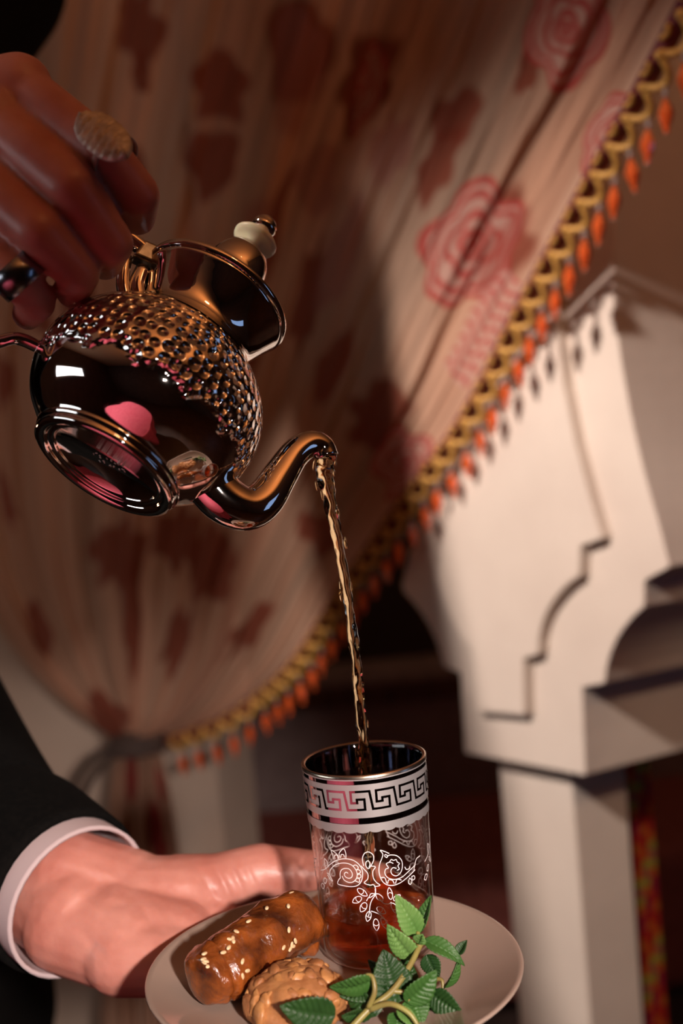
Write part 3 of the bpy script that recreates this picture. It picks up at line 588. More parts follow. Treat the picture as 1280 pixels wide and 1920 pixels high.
# tea inside, with the splash mound and bubbles
TH0 = 0.0225; ri = lambda h: gr(h) - 0.0017
nt_, nr_ = 72, 16; v = []; f = []
lower = [(0.0253, 0.0031), (ri(0.0052), 0.0055), (ri(0.015), 0.015), (ri(TH0), TH0 + 0.0008)]
for r, h in lower:
    for k in range(nt_): a = 2 * math.pi * k / nt_; v.append(GB + np.array([r * math.cos(a), r * math.sin(a), h]))
imp = np.array([0.004, 0.002])
for j in range(1, nr_):
    r = ri(TH0) * (1 - j / nr_)
    for k in range(nt_):
        a = 2 * math.pi * k / nt_; x, y = r * math.cos(a), r * math.sin(a); d = math.hypot(x - 0.010, y - 0.013); d2 = math.hypot(x + 0.010, y - 0.008)
        h = TH0 + 0.0105 * math.exp(-(d / 0.0085) ** 2) + 0.007 * math.exp(-(d2 / 0.009) ** 2) + 0.0009 * math.sin(x * 900 + 2) * math.cos(y * 800) - 0.0012 * math.exp(-((math.hypot(x, y + 0.012)) / 0.008) ** 2)
        v.append(GB + np.array([x, y, h * (1 - 0 * r)]))
R_ = len(lower) + nr_ - 1
for i in range(R_ - 1):
    for k in range(nt_): f.append((i * nt_ + k, i * nt_ + (k + 1) % nt_, (i + 1) * nt_ + (k + 1) % nt_, (i + 1) * nt_ + k))
f.append(tuple(range(nt_ - 1, -1, -1))); f.append(tuple(range((R_ - 1) * nt_, R_ * nt_)))
tea = fixn(obj('tea', v, f, m_tea)); tag(tea, 'amber mint tea filling the bottom of the printed glass, surface splashed up', 'tea')
bub = MB()
for k in range(26):
    a = random.uniform(math.pi * 0.95, math.pi * 2.05); rr = random.uniform(0.014, 0.0255); r = random.choice([0.0012, 0.0016, 0.0022, 0.003])
    c = GB + np.array([rr * math.cos(a), rr * math.sin(a), TH0 + 0.0006]); bub.add(*ellipsoid(c, EX * r, EY * r, EZ * r * 0.8, 12, 8))
ob = bub.build('bubbles', m_bubble, tea); ob['kind'] = 'stuff'

# ------------------------------------------------------------------ teapot
TC = at(284, 742, 0.558)
ax3 = 0.42 * RGT + 0.785 * UPV + 0.45 * FWD; ax3 /= np.linalg.norm(ax3)
r3 = 0.87 * RGT - 0.58 * UPV + 0.20 * FWD; r3 -= ax3 * (r3 @ ax3); r3 /= np.linalg.norm(r3); q3 = np.cross(ax3, r3)
cm = 0.01
def tp(b, a, c=0.0): return TC + cm * (b * r3 + a * ax3 + c * q3)     # radial, axial, sideways in centimetres
pot = thing('teapot', 'polished silver teapot with hammered shoulder, tilted and pouring above the glass', 'teapot', tuple(TC))
prof = np.array([(3.56, -4.0), (3.75, -3.8), (4.3, -3.35), (4.9, -2.75), (5.35, -1.95), (5.6, -1.0), (5.62, 0.0), (5.42, 0.9), (5.0, 1.75), (4.4, 2.5), (3.75, 3.1), (3.3, 3.5), (3.08, 3.85), (3.02, 4.2), (3.12, 4.7), (3.35, 5.3), (3.6, 5.85), (3.74, 6.15), (3.7, 6.3)])
pp = spline(prof, 90); nl = 160
v, f = lathe([(r * cm, h * cm) for r, h in pp], TC, r3, q3, ax3, nl)
uv = []; hm = []
for r, h in pp:
    for k in range(nl):
        uv.append((k / nl * 60, h / 0.56)); 
        lim = -1.9 + 0.5 * abs(math.sin(k / nl * 2 * math.pi * 7)); hm.append(float(np.clip((h - lim) / 0.25, 0, 1) * np.clip((3.15 - h) / 0.3, 0, 1)))
bod = obj('pot_body', v, f, m_silver, pot, uv=np.array(uv))
hat = bod.data.attributes.new('hammer', 'FLOAT', 'POINT'); hat.data.foreach_set('value', np.array(hm, np.float32))
md = bod.modifiers.new('wall', 'SOLIDIFY'); md.thickness = 0.0012; md.offset = -1
bs = [(3.62, -3.95), (3.72, -4.05), (3.68, -4.18), (3.52, -4.24), (3.60, -4.34), (3.56, -4.52), (3.40, -4.60), (3.15, -4.58), (3.00, -4.44), (2.93, -4.28), (2.86, -4.36), (2.72, -4.38), (2.64, -4.28), (2.60, -4.20), (0.02, -4.18)]
v, f = lathe([(r * cm, h * cm) for r, h in bs], TC, r3, q3, ax3, 96, False, True); obj('foot_ring', v, f, m_silverplain, pot)
# maker's stamp on the underside: two short rows of punched characters (too blurred to read)
st = MB()
i1 = (0.93 * RGT - 0.05 * UPV); i1 -= ax3 * (i1 @ ax3); i1 /= np.linalg.norm(i1); i2 = np.cross(ax3, i1)
if i2 @ UPV < 0: i2 = -i2
for row, n_, x0, dx, yy in ((0, 9, -0.62, 0.19, 0.42), (1, 6, -0.35, 0.25, -0.05)):
    for k in range(n_):
        if row == 0 and k in (3,): continue
        c = TC + ax3 * (-4.185 * cm) + i1 * (x0 + dx * k) * cm + i2 * (yy + (0.06 if k % 2 else -0.04)) * cm
        for q in range(2 + (k % 2)):
            st.add(*ellipsoid(c + i1 * random.uniform(-.05, .05) * cm + i2 * random.uniform(-.10, .10) * cm, i1 * random.uniform(.03, .07) * cm, i2 * random.uniform(.03, .10) * cm, ax3 * 0.012 * cm, 8, 4))
st.build('stamp', m_stamp, pot)['label'] = 'punched maker\'s stamp'
# lid, knob, finial
lid = obj('lid', *lathe([(r * cm, h * cm) for r, h in [(3.2, 6.15), (3.78, 6.28), (3.9, 6.42), (3.88, 6.6), (3.72, 6.72), (3.3, 6.84), (2.7, 7.1), (2.1, 7.45), (1.72, 7.8), (1.55, 8.1), (1.58, 8.4), (1.55, 8.8), (1.44, 9.3), (1.22, 9.75), (0.95, 10.05), (0.65, 10.25), (0.45, 10.35), (0.4, 10.5)]], TC, r3, q3, ax3, 96, True, True), m_silverplain, pot)
obj('knob', *lathe([(r * cm, h * cm) for r, h in [(0.45, 10.38), (0.55, 10.5), (1.0, 10.62), (1.18, 10.74), (1.2, 10.88), (1.1, 11.0), (0.75, 11.1), (0.4, 11.16)]], TC, r3, q3, ax3, 48, True, True), m_bone, lid)['label'] = 'ivory disc knob'
obj('finial', *lathe([(r * cm, h * cm) for r, h in [(0.28, 11.1), (0.3, 11.4), (0.5, 11.5), (0.64, 11.7), (0.68, 11.85), (0.61, 11.91), (0.63, 12.05), (0.5, 12.27), (0.28, 12.4), (0.05, 12.45)]], TC, r3, q3, ax3, 32, True, True), m_silverplain, lid)
# spout
sp = spline([tp(4.3, -2.1), tp(5.5, -2.45), tp(6.6, -2.25), tp(7.15, -1.3), tp(7.25, 0.2), tp(7.35, 1.7), tp(7.75, 2.65), tp(8.35, 2.9), tp(8.85, 2.55)], 44)
sr = np.interp(np.linspace(0, 1, 44), [0, 0.2, 0.4, 0.6, 0.8, 0.93, 1], [1.15, 1.05, 0.88, 0.68, 0.58, 0.52, 0.52]) * cm
v, f = tube(sp, sr, 28, caps=False, up=q3); so = fixn(obj('spout', v, f, m_silverplain, pot)); md = so.modifiers.new('wall', 'SOLIDIFY'); md.thickness = 0.0008; md.offset = 1
# handle: flat strap from the neck hinge round to the belly, with its two neck struts
hp = spline([tp(-3.3, 6.1), tp(-4.4, 6.5), tp(-6.3, 6.3), tp(-8.0, 4.6), tp(-8.7, 2.0), tp(-8.8, -0.6), tp(-8.2, -2.2), tp(-7.3, -2.3), tp(-6.5, -1.4), tp(-5.4, -1.1)], 60)
hd = fixn(obj('handle', *tube(hp, np.interp(np.linspace(0, 1, 60), [0, 0.1, 0.3, 0.7, 0.85, 1], [.45, .5, .62, .58, .40, .42]) * cm, 14, squash=0.7, up=q3), m_silverplain, pot))
hb = MB(); e1 = r3; 
def obox(c, hx, hy, hz): 
    v, f = box((-1, -1, -1), (1, 1, 1)); return [c + x * hx + y * hy + z * hz for x, y, z in v], f
hb.add(*obox(tp(-3.85, 6.35), r3 * 0.62 * cm + ax3 * 0.15 * cm, ax3 * 0.55 * cm, q3 * 0.5 * cm)); hb.add(*obox(tp(-3.35, 6.85), r3 * 0.5 * cm, ax3 * 0.16 * cm, q3 * 0.34 * cm))
bo = fixn(hb.build('hinge', m_hinge, pot, smooth=False)); bevel(bo, 0.0016, 4); bo['label'] = 'dark metal lid hinge'
for a, b, r in (((-4.7, 5.6), (-3.25, 3.3), 0.34), ((-3.75, 5.6), (-2.95, 3.9), 0.42)):
    q = spline([tp(*a), tp((a[0] + b[0]) / 2 - 0.15, (a[1] + b[1]) / 2 - 0.2), tp(*b)], 10); obj('strut', *tube(q, np.linspace(0.85, 1.15, 10) * r * cm, 12), m_silverplain, pot)

# ------------------------------------------------------------------ pouring tea
p0 = tp(8.75, 2.62); p1 = GB + np.array([-0.001, -0.001, TH0 + 0.004])
ctrl = [tp(8.2, 2.75), p0, at(608, 885, 0.583), at(622, 960, 0.585), at(643, 1065, 0.587), at(660, 1180, 0.588), at(672, 1290, 0.589), at(682, 1410, 0.590), at(689, 1520, 0.590), at(697, 1662, 0.592)]
N = 420; pth = spline(ctrl, N); tt = np.linspace(0, 1, N)
rad = np.interp(tt, [0, .1, .2, .35, .5, .7, .85, 1], [3.6, 4.0, 4.0, 3.1, 2.5, 2.2, 2.2, 2.4]) * mm
v, f = tube(pth, rad, 20, up=RGT); v = np.array(v)
for i in range(N):
    for k in range(20):
        a = 2 * math.pi * k / 20; z = i / N
        d = 1 + 0.40 * mnoise.noise(Vector((math.cos(a) * 0.9, math.sin(a) * 0.9, z * 22))) + 0.30 * mnoise.noise(Vector((math.cos(a) * 1.6 + 9, math.sin(a) * 1.6, z * 55))) * (0.4 + z)
        d *= 1 + 0.22 * math.cos(2 * a + z * 9)
        v[i * 20 + k] = pth[i] + (v[i * 20 + k] - pth[i]) * d
stm = MB(); stm.add(v, f)
for k in range(22):
    z = random.uniform(0.12, 0.86); i = int(z * N); c = pth[i] + RGT * random.choice([-1, 1]) * rad[i] * random.uniform(0.8, 1.45) - FWD * random.uniform(-.5, 1) * rad[i]
    r = random.uniform(0.5, 1.3) * mm; dn = pth[i + 1] - pth[i]; dn /= np.linalg.norm(dn); g1, g2, _ = frame(dn); stm.add(*ellipsoid(c, g1 * r * 0.7, g2 * r * 0.7, dn * r * random.uniform(1.2, 3.5), 10, 8))
tag(stm.build('tea_stream', m_stream), 'thin twisting stream of amber tea falling from the spout into the glass', 'tea stream')

# ------------------------------------------------------------------ pastries
def plate_pt(x, y, h):                                                # point above the plate floor seen at pixel (x, y)
    p = ray_plane(x, y, PC + pax * h, pax); return p
ca = plate_pt(395, 1828, 0.0165); cb = plate_pt(560, 1722, 0.0205)
cig = thing('honey_cigar', 'glazed brown honey pastry cigar sprinkled with sesame, leaning left of the glass', 'pastry', tuple(ca * [1, 1, 0] + [0, 0, pz(*ca[:2])]))
def lumpy_tube(path, rad, n, seed, amp, squash=1.0):
    v, f = tube(path, rad, n, squash=squash, up=EZ); v = np.array(v); L = len(path)
    for i in range(L):
        for k in range(n):
            q = v[i * n + k]; d = 1 + amp * mnoise.noise(Vector(q * 75 + seed)) + amp * 0.5 * mnoise.noise(Vector(q * 190 + seed)); v[i * n + k] = path[i] + (q - path[i]) * d
    return v, f
dr = (cb - ca) / np.linalg.norm(cb - ca)
pth2 = spline([ca - dr * 0.0075, ca, ca * .6 + cb * .4, cb, cb + dr * 0.004], 60)
r2 = np.interp(np.linspace(0, 1, 60), [0, .02, .06, .14, .22, .30, .6, .76, .86, .94, 1], [.2, .55, .78, .92, 0.98, 1.04, 1.10, 1.04, .84, .55, .15]) * 0.0142
v, f = lumpy_tube(pth2, r2, 40, 3.1, 0.18)
for i, q in enumerate(v):                                              # flap seam near the lower end
    s = (q - ca) @ dr; seam = s - 0.006 + ((q - ca) @ EX) * 0.35
    v[i] = q - (q - (ca + dr * s)) * 0.16 * math.exp(-(seam / 0.0016) ** 2)
o = fixn(obj('pastry_roll', v, f, m_pastry, cig))
nub = spline([cb + dr * 0.001 + RGT * 0.003 - UPV * 0.002, cb + RGT * 0.010 - UPV * 0.0045, cb + RGT * 0.0155 - UPV * 0.0050], 12)
obj('pinched_end', *lumpy_tube(nub, np.linspace(0.0080, 0.0034, 12), 20, 8.0, 0.16), m_pastry, cig)
sv = MB(); sv.add(*[q for q in ellipsoid(np.zeros(3), X * 0.0010, Y * 0.00062, Z * 0.0016, 8, 6)])
me_seed = dmesh('sesame_seed', sv, m_sesame)
def seed_at(px_, py_, parent, path, rads, k):
    # drop the seed on the roll's camera-facing side at this pixel
    v_ = FWD + (px_ - 640) / F * RGT - (py_ - 960) / F * UPV; best = None
    for d in np.linspace(0.47, 0.66, 380):
        p = CAM + v_ * d; i = int(np.argmin(np.linalg.norm(path - p, axis=1))); g = np.linalg.norm(p - path[i]) - rads[i]
        if g < 0.0004: best = (p, i); break
        if best is None or g < best[2] if len(best or (0, 0, 0)) == 3 else False: best = (p, i, g)
    p, i = best[0], best[1]; n_ = p - path[i]; n_ /= np.linalg.norm(n_); g = np.linalg.norm(p - path[i])
    p = path[i] + n_ * (rads[i] * 1.05)
    s = bpy.data.objects.new('sesame_seed', me_seed); COL.objects.link(s); s.parent = parent; s.location = p - origin_of(parent)
    a, b, c = frame(n_); t = random.uniform(0, 3.14); lx = a * math.cos(t) + b * math.sin(t); ly = np.cross(n_, lx)
    s.rotation_mode = 'QUATERNION'; s.rotation_quaternion = Matrix(np.c_[ly, n_, lx].tolist()).to_quaternion()
for k, q in enumerate([(383, 1791), (381, 1802), (382, 1809), (390, 1812), (418, 1787), (428, 1778), (430, 1762), (437, 1766), (443, 1748), (466, 1729), (500, 1704), (540, 1700), (547, 1676), (540, 1744), (552, 1764), (545, 1771), (543, 1779), (530, 1777), (453, 1803), (462, 1820), (453, 1830), (473, 1836), (548, 1774), (436, 1760), (385, 1805)]): seed_at(*q, cig, pth2, r2, k)
# second roll, mostly hidden behind
c2a = plate_pt(548, 1762, 0.010); c2b = plate_pt(598, 1752, 0.011)
cig2 = thing('honey_cigar', 'second sesame pastry cigar, dark, hidden between the upper one and the glass', 'pastry', tuple(c2a * [1, 1, 0] + [0, 0, pz(*c2a[:2])]))
p2 = spline([c2a, (c2a + c2b) / 2, c2b], 24); rr2 = np.interp(np.linspace(0, 1, 24), [0, .1, .3, .7, .9, 1], [.2, .75, 1, 1, .75, .2]) * 0.0098
fixn(obj('pastry_roll', *lumpy_tube(p2, rr2, 28, 5.5, 0.14), m_pastry, cig2))
for k, q in enumerate([(582, 1745), (590, 1752), (575, 1757), (586, 1762), (578, 1768), (570, 1766), (565, 1775)]): seed_at(*q, cig2, p2, rr2, k)
# almond biscuit
bc = plate_pt(558, 1905, 0.0); rb = 0.0232
bis = thing('almond_biscuit', 'round golden biscuit crusted with chopped almonds at the plate front', 'biscuit', tuple(bc))
v = []; f = []
bprof = [(0.0, 0.0), (0.75, 0.0), (0.93, 0.08), (1.0, 0.25), (1.0, 0.45), (0.92, 0.70), (0.76, 0.92), (0.52, 1.08), (0.26, 1.16), (0.06, 1.18)]
v, f = lathe([(r * rb, h * 0.0192) for r, h in spline(bprof[1:], 26)], bc, EX, EY, EZ, 56, True, True); v = np.array(v)
for i, q in enumerate(v):
    d = q - (bc + EZ * 0.008); k = 1 + 0.10 * mnoise.noise(Vector(q * 110)) - 0.10 * max(0, 0.25 - abs(mnoise.noise(Vector(q * 170))) ) * 2 if q[2] > bc[2] + 0.001 else 1; v[i] = bc + EZ * 0.008 + d * k
fixn(obj('dough', v, f, m_cookie, bis))
me_als = []
for q in range(5):
    am = MB(); ev, ef = ellipsoid(np.zeros(3), X * random.uniform(.0042, .0062), Y * random.uniform(.0028, .0042), Z * random.uniform(.0014, .0022), 9, 6)
    am.add([np.array(p) * (1 + 0.55 * mnoise.noise(Vector(np.array(p) * 230) + Vector((q * 7.3, 0, 0)))) for p in ev], ef); me_als.append(dmesh('almond_piece', am, m_almond if q < 3 else m_cookie, q % 2 == 0))
for ring, (phi, n_) in enumerate(((0.16, 3), (0.48, 7), (0.80, 11), (1.10, 13), (1.36, 11))):
    for i in range(n_):
        t = 2 * math.pi * (i + 0.5 * ring + random.uniform(-.3, .3)) / n_; ph_ = phi + random.uniform(-.13, .13)
        n3 = np.array([math.sin(ph_) * math.cos(t), math.sin(ph_) * math.sin(t), math.cos(ph_)]); p = bc + EZ * 0.006 + np.array([n3[0] * rb * 0.99, n3[1] * rb * 0.99, n3[2] * 0.0158])
        o = bpy.data.objects.new('almond_piece', random.choice(me_als)); COL.objects.link(o); o.parent = bis; o.location = p - bc
        a, b, c = frame(n3 + rng.normal(0, 0.28, 3)); tq = random.uniform(0, 6.28); lx = a * math.cos(tq) + b * math.sin(tq)
        o.rotation_mode = 'QUATERNION'; o.rotation_quaternion = Matrix(np.c_[lx, np.cross(c, lx), c].tolist()).to_quaternion(); sc_ = random.uniform(0.7, 1.15); o.scale = (sc_, sc_, sc_)

# ------------------------------------------------------------------ mint sprig
ms = plate_pt(640, 1950, 0.0025)
mint = thing('mint_sprig', 'fresh green mint sprig lying across the plate in front of the glass', 'mint', tuple(ms))
stem_pts = [at(640, 1948, 0.512), at(690, 1894, 0.517), at(735, 1858, 0.522), at(767, 1812, 0.529), at(786, 1775, 0.536), at(795, 1758, 0.540)]
sp_ = spline(stem_pts, 40)
obj('stem', *tube(sp_, np.linspace(1.6, 1.2, 40) * mm, 10), m_stem, mint)
def twig(pts, r): obj('side_stem', *tube(spline(pts, 14), np.linspace(1.2, .8, 14) * r * mm, 8), m_stem, mint)
def leaf(b, t, w, m, roll=0.0, fold=0.25, curl=0.0, bend=0.0, tipcurl=0.0):
    # b, t: (px, py, depth) of the leaf's base and tip; w: full width in photo pixels; roll turns it about its midrib
    B = at(*b); Tt = at(*t); L = np.linalg.norm(Tt - B); y = (Tt - B) / L; z = -FWD + 0.0 * UPV; z = z - y * (z @ y); z /= np.linalg.norm(z); x = np.cross(y, z)
    c, s = math.cos(math.radians(roll)), math.sin(math.radians(roll)); x, z = x * c + z * s, z * c - x * s
    wd_ = w * b[2] / F / 2; nu, nv = 33, 13; v = []; f = []
    for i in range(nu):
        a = i / (nu - 1); prof_ = (math.sin(math.pi * min(1, a ** 0.72)) ** 0.75) * (1 - 0.25 * a) * 1.12
        if a > 0.97: prof_ *= (1 - a) / 0.03 * 0.8 + 0.2
        ser = 1 + 0.05 * ((i % 3) - 1)
        for j in range(nv):
            q = (j / (nv - 1)) * 2 - 1; hw = wd_ * prof_ * (ser if abs(q) > 0.95 else 1.0)
            vein = 0.0008 * math.cos((a * 9 - abs(q) * 1.7) * 2 * math.pi) * min(1, abs(q) * 4) * (1 - abs(q) ** 4) * math.sin(math.pi * a) ** 0.5
            h = fold * abs(q) * wd_ * prof_ - 0.0005 * (abs(q) < 0.05) + vein * (wd_ / 0.005) ** 0.5 - curl * wd_ * q * q * prof_ + bend * L * math.sin(math.pi * a) - tipcurl * L * max(0, a - 0.6) ** 2 * 3
            v.append(B + y * L * a + x * q * hw + z * h)
    for i in range(nu - 1):
        for j in range(nv - 1): k = i * nv + j; f.append((k, k + 1, k + nv + 1, k + nv))
    o = obj('leaf', v, f, m, mint); md = o.modifiers.new('thickness', 'SOLIDIFY'); md.thickness = 0.00035; md.offset = 0; return o
leaf((783, 1752, .541), (741, 1677, .538), 46, m_leaf_pale, roll=-12, fold=0.25, bend=0.04)
leaf((784, 1750, .543), (808, 1679, .546), 34, m_leaf, roll=55, fold=0.5, bend=-0.04)
leaf((774, 1798, .538), (726, 1733, .535), 50, m_leaf_pale, roll=20, fold=0.2, curl=0.2, bend=0.05)
leaf((770, 1812, .545), (745, 1760, .545), 26, m_leaf_dark, roll=-20, fold=0.3)
leaf((742, 1882, .524), (718, 1780, .529), 80, m_leaf_dark, roll=-10, fold=0.18, bend=0.05)
leaf((783, 1768, .533), (792, 1752, .530), 26, m_leaf_pale, roll=10, fold=0.4, curl=0.4)
leaf((795, 1763, .537), (872, 1808, .531), 32, m_leaf, roll=38, fold=0.5, bend=0.10, tipcurl=0.2)
leaf((858, 1790, .535), (875, 1763, .537), 20, m_leaf_dark, roll=40, fold=0.6)
leaf((832, 1852, .536), (860, 1795, .533), 30, m_leaf, roll=-50, fold=0.5, bend=0.06)
leaf((763, 1880, .522), (818, 1818, .521), 56, m_leaf, roll=-16, fold=0.2, bend=0.06)
leaf((697, 1838, .520), (617, 1850, .519), 62, m_leaf, roll=32, fold=0.35, curl=0.3, bend=0.10)
leaf((700, 1850, .524), (636, 1868, .522), 44, m_leaf_dark, roll=-30, fold=0.2, bend=-0.04)
leaf((628, 1905, .507), (524, 1886, .503), 74, m_leaf_dark, roll=6, fold=0.14, bend=0.05)
leaf((700, 1900, .520), (650, 1862, .528), 60, m_leaf_dark, roll=18, fold=0.2)
leaf((705, 1905, .525), (676, 1850, .530), 52, m_leaf_dark, roll=-30, fold=0.25)
leaf((808, 1862, .530), (868, 1902, .524), 50, m_leaf_dark, roll=-10, fold=0.2, bend=0.04)
leaf((770, 1870, .527), (790, 1925, .520), 54, m_leaf, roll=25, fold=0.3, bend=0.05)
leaf((800, 1862, .534), (812, 1925, .528), 60, m_leaf_dark, roll=10, fold=0.2)
leaf((740, 1845, .535), (690, 1800, .543), 44, m_leaf_dark, roll=30, fold=0.3)
leaf((800, 1790, .542), (822, 1835, .540), 40, m_leaf_dark, roll=-20, fold=0.2)
leaf((745, 1890, .517), (790, 1935, .511), 26, m_leaf_pale, roll=30, fold=0.5, bend=0.08)
leaf((712, 1880, .523), (702, 1818, .530), 50, m_leaf_dark, roll=20, fold=0.25, bend=0.05)
leaf((752, 1872, .527), (772, 1808, .538), 54, m_leaf_dark, roll=12, fold=0.2, bend=0.05)
leaf((676, 1900, .519), (640, 1905, .514), 40, m_leaf_dark, roll=30, fold=0.2)
leaf((745, 1900, .520), (742, 1948, .512), 44, m_leaf, roll=15, fold=0.3)
twig([at(692, 1893, .517), at(730, 1882, .513), at(765, 1898, .510), at(785, 1925, .508)], 1.2)
twig([at(690, 1890, .517), at(702, 1860, .516), at(698, 1832, .518), at(686, 1828, .519)], 1.1)
twig([at(735, 1858, .522), at(758, 1862, .522), at(766, 1876, .522)], 1.0)
twig([at(786, 1775, .536), at(785, 1762, .538), at(783, 1748, .541)], 1.3)
twig([at(812, 1836, .538), at(828, 1838, .536), at(830, 1860, .534)], 0.9)

# ------------------------------------------------------------------ waiter
fl = at(-620, 1000, 0.9)
wa = thing('person', 'person in black suit holding out the plate and pouring from the silver teapot', 'person', (-0.52, 1.18, 0.0))
pxr = lambda r, d: r * d / F
# lower (left) hand, palm up under the plate, thumb along the far rim
LH = [(at(-120, 1490, .78), .034, at(125, 1665, .668), .0300), (at(-100, 1550, .77), .033, at(140, 1715, .655), .0290), (at(120, 1640, .668), .0265, at(250, 1672, .665), .0235), (at(130, 1735, .652), .0265, at(250, 1770, .640), .0275),
      (at(240, 1685, .662), .0240, at(340, 1680, .662), .0225), (at(340, 1676, .664), .0225, at(420, 1658, .668), .0175), (at(420, 1656, .668), .0175, at(488, 1636, .672), .0165), (at(488, 1635, .672),   .0160, at(602, 1640, .674), .0130), (at(602, 1640, .674), .0130, at(712, 1650, .662), .0100),
      (at(220, 1740, .648), .0270, at(330, 1760, .640), .0225), (at(230, 1790, .632), .0220, at(330, 1800, .625), .0190), (at(300, 1730, .650), .0220, at(400, 1740, .655), .0180)]
pl = lambda x, y: np.array([x, y, pz(x, y) - 0.0040 - 0.0088])
for (bx_, by_), (mx_, my_), (tx_, ty_) in (((-0.085, 0.615), (-0.045, 0.598), (0.028, 0.592)), ((-0.088, 0.600), (-0.050, 0.575), (0.030, 0.565)), ((-0.090, 0.588), (-0.055, 0.553), (0.018, 0.540)), ((-0.092, 0.576), (-0.060, 0.535), (-0.008, 0.518))):
    A = np.array([bx_, by_, pz(bx_, by_) - 0.022]); Bm = pl(mx_, my_) - EZ * 0.004; Cm = pl(mx_ * .5 + tx_ * .5, my_ * .5 + ty_ * .5); Dm = pl(tx_, ty_)
    LH += [(A, .0125, Bm, .0098), (Bm, .0098, Cm, .0088), (Cm, .0088, Dm, .0074)]
LH.append((at(300, 1770, .640), .020, np.array([-0.085, 0.60, pz(-.085, .6) - .024]), .016))
hv1, hf1 = remesh(LH, 0.0014, 7)
def creases(v, lines):                                                # skin folds pressed a little way into the lit side
    r = v - CAM; d = r @ FWD; x = 640 + F * (r @ RGT) / d; y = 960 - F * (r @ UPV) / d; v = v.copy()
    for x0, y0, x1, y1, w, dp in lines:
        q = np.clip(((x - x0) * (x1 - x0) + (y - y0) * (y1 - y0)) / ((x1 - x0) ** 2 + (y1 - y0) ** 2), 0, 1); ds = np.hypot(x - x0 - q * (x1 - x0), y - y0 - q * (y1 - y0))
        v += (dp * 0.001 * np.exp(-(ds / w) ** 2) * np.sin(np.pi * (0.1 + 0.8 * q)))[:, None] * FWD
    return v
hv1 = creases(hv1, [(392, 1606, 440, 1696, 6, 1.0), (420, 1600, 462, 1684, 6, 1.1), (447, 1597, 482, 1668, 5, 0.8), (370, 1625, 412, 1700, 5, 0.6), (270, 1660, 340, 1750, 8, 0.9), (255, 1690, 322, 1772, 7, 1.0), (290, 1640, 360, 1720, 6, 0.6), (130, 1660, 215, 1740, 9, -0.9), (160, 1625, 250, 1660, 8, -0.7), (150, 1745, 200, 1800, 8, 0.8), (520, 1600, 545, 1660, 6, 0.7), (535, 1600, 558, 1660, 5, 0.6)])
# upper (right) hand round the teapot handle
def J(*a): return [at(*p) for p in a]
RH = []
FI = [(J((35, 165, .528), (188, 282, .510), (258, 366, .524), (258, 408, .548)), (.0125, .0112, .0102, .0085)),
      (J((-10, 225, .523), (132, 350, .503), (208, 455, .520), (196, 492, .546)), (.0128, .0112, .0102, .0085)),
      (J((-60, 312, .521), (72, 432, .502), (146, 512, .519), (136, 546, .545)), (.0125, .0108, .0098, .0082)),
      (J((-95, 412, .524), (30, 512, .510), (68, 566, .526), (52, 590, .548)), (.0112, .0096, .0088, .0074))]
wr_ = at(-330, 300, .545)
for (j, r) in FI:
    for a in range(3): RH.append((j[a], r[a], j[a + 1], r[a + 1]))
    RH.append((wr_, .026, j[0], r[0] * 1.25))
for a in range(3): RH.append((FI[a][0][0], .0125, FI[a + 1][0][0], .012))
RH.append((at(-160, 260, .530), .019, at(-120, 330, .530), .020))
TJ = J((-250, 330, .565), (-90, 390, .590), (60, 420, .592), (165, 425, .588))
for a in range(3): RH.append((TJ[a], (.018, .0145, .0115)[a], TJ[a + 1], (.0145, .0115, .0088)[a]))
elb_r = np.array([-0.46, 0.78, 1.38]); sh_r = at(-22, -40, 1.12); RH.append((wr_, .027, elb_r, .040))
hv2, hf2 = remesh(RH, 0.0017, 6)
# trunk, neck and head (outside the frame, on the left)
hip = np.array([-0.52, 1.18, 0.95]); che = np.array([-0.68, 1.36, 1.40]); nek = np.array([-0.61, 1.33, 1.66]); hed = np.array([-0.58, 1.29, 1.82]); sh_l = np.array([-0.68, 1.46, 1.56]); elb_l = np.array([-0.42, 1.00, 1.27])
TR_ = [(hip, .13, che, .135), (che, .13, nek - [0, 0, .1], .07), (nek - [0, 0, .1], .055, hed, .055), (sh_r, .055, elb_r, .042), (sh_l, .055, elb_l, .042), (elb_l, .042, at(-120, 1500, .78), .034), (sh_r, .06, sh_l, .06),
       (hip + [0, -.09, -.05], .085, hip + [0, -.10, -.45], .058), (hip + [0, -.10, -.45], .056, hip + [0, -.10, -.88], .038), (hip + [0, .09, -.05], .085, hip + [0, .10, -.45], .058), (hip + [0, .10, -.45], .056, hip + [0, .10, -.88], .038),
       (hip + [-.03, -.10, -.915], .034, hip + [.14, -.11, -.92], .028), (hip + [-.03, .10, -.915], .034, hip + [.14, .11, -.92], .028)]
fwd_h = np.array([.62, -.72, -.32]); fwd_h /= np.linalg.norm(fwd_h); sid = np.cross([0, 0, 1.0], fwd_h); sid /= np.linalg.norm(sid); uph = np.cross(fwd_h, sid)
hc = hed + uph * .02
blobs = [ellipsoid(hc, fwd_h * .095, sid * .075, uph * .118, 20, 14), ellipsoid(hc + fwd_h * .06 - uph * .075, fwd_h * .035, sid * .042, uph * .035, 12, 8), ellipsoid(hc + fwd_h * .098 - uph * .02, fwd_h * .022, sid * .014, uph * .026, 10, 8)]
for s in (-1, 1): blobs += [ellipsoid(hc + sid * s * .078 - uph * .01, fwd_h * .018, sid * .010, uph * .032, 10, 8), ellipsoid(hc + sid * s * .033 + fwd_h * .084 + uph * .022, fwd_h * .014, sid * .022, uph * .008, 10, 6)]
blobs += [ellipsoid(hc + fwd_h * .092 - uph * .056, fwd_h * .010, sid * .024, uph * .008, 10, 6)]
hv3, hf3 = remesh(TR_, 0.008, 4, blobs)
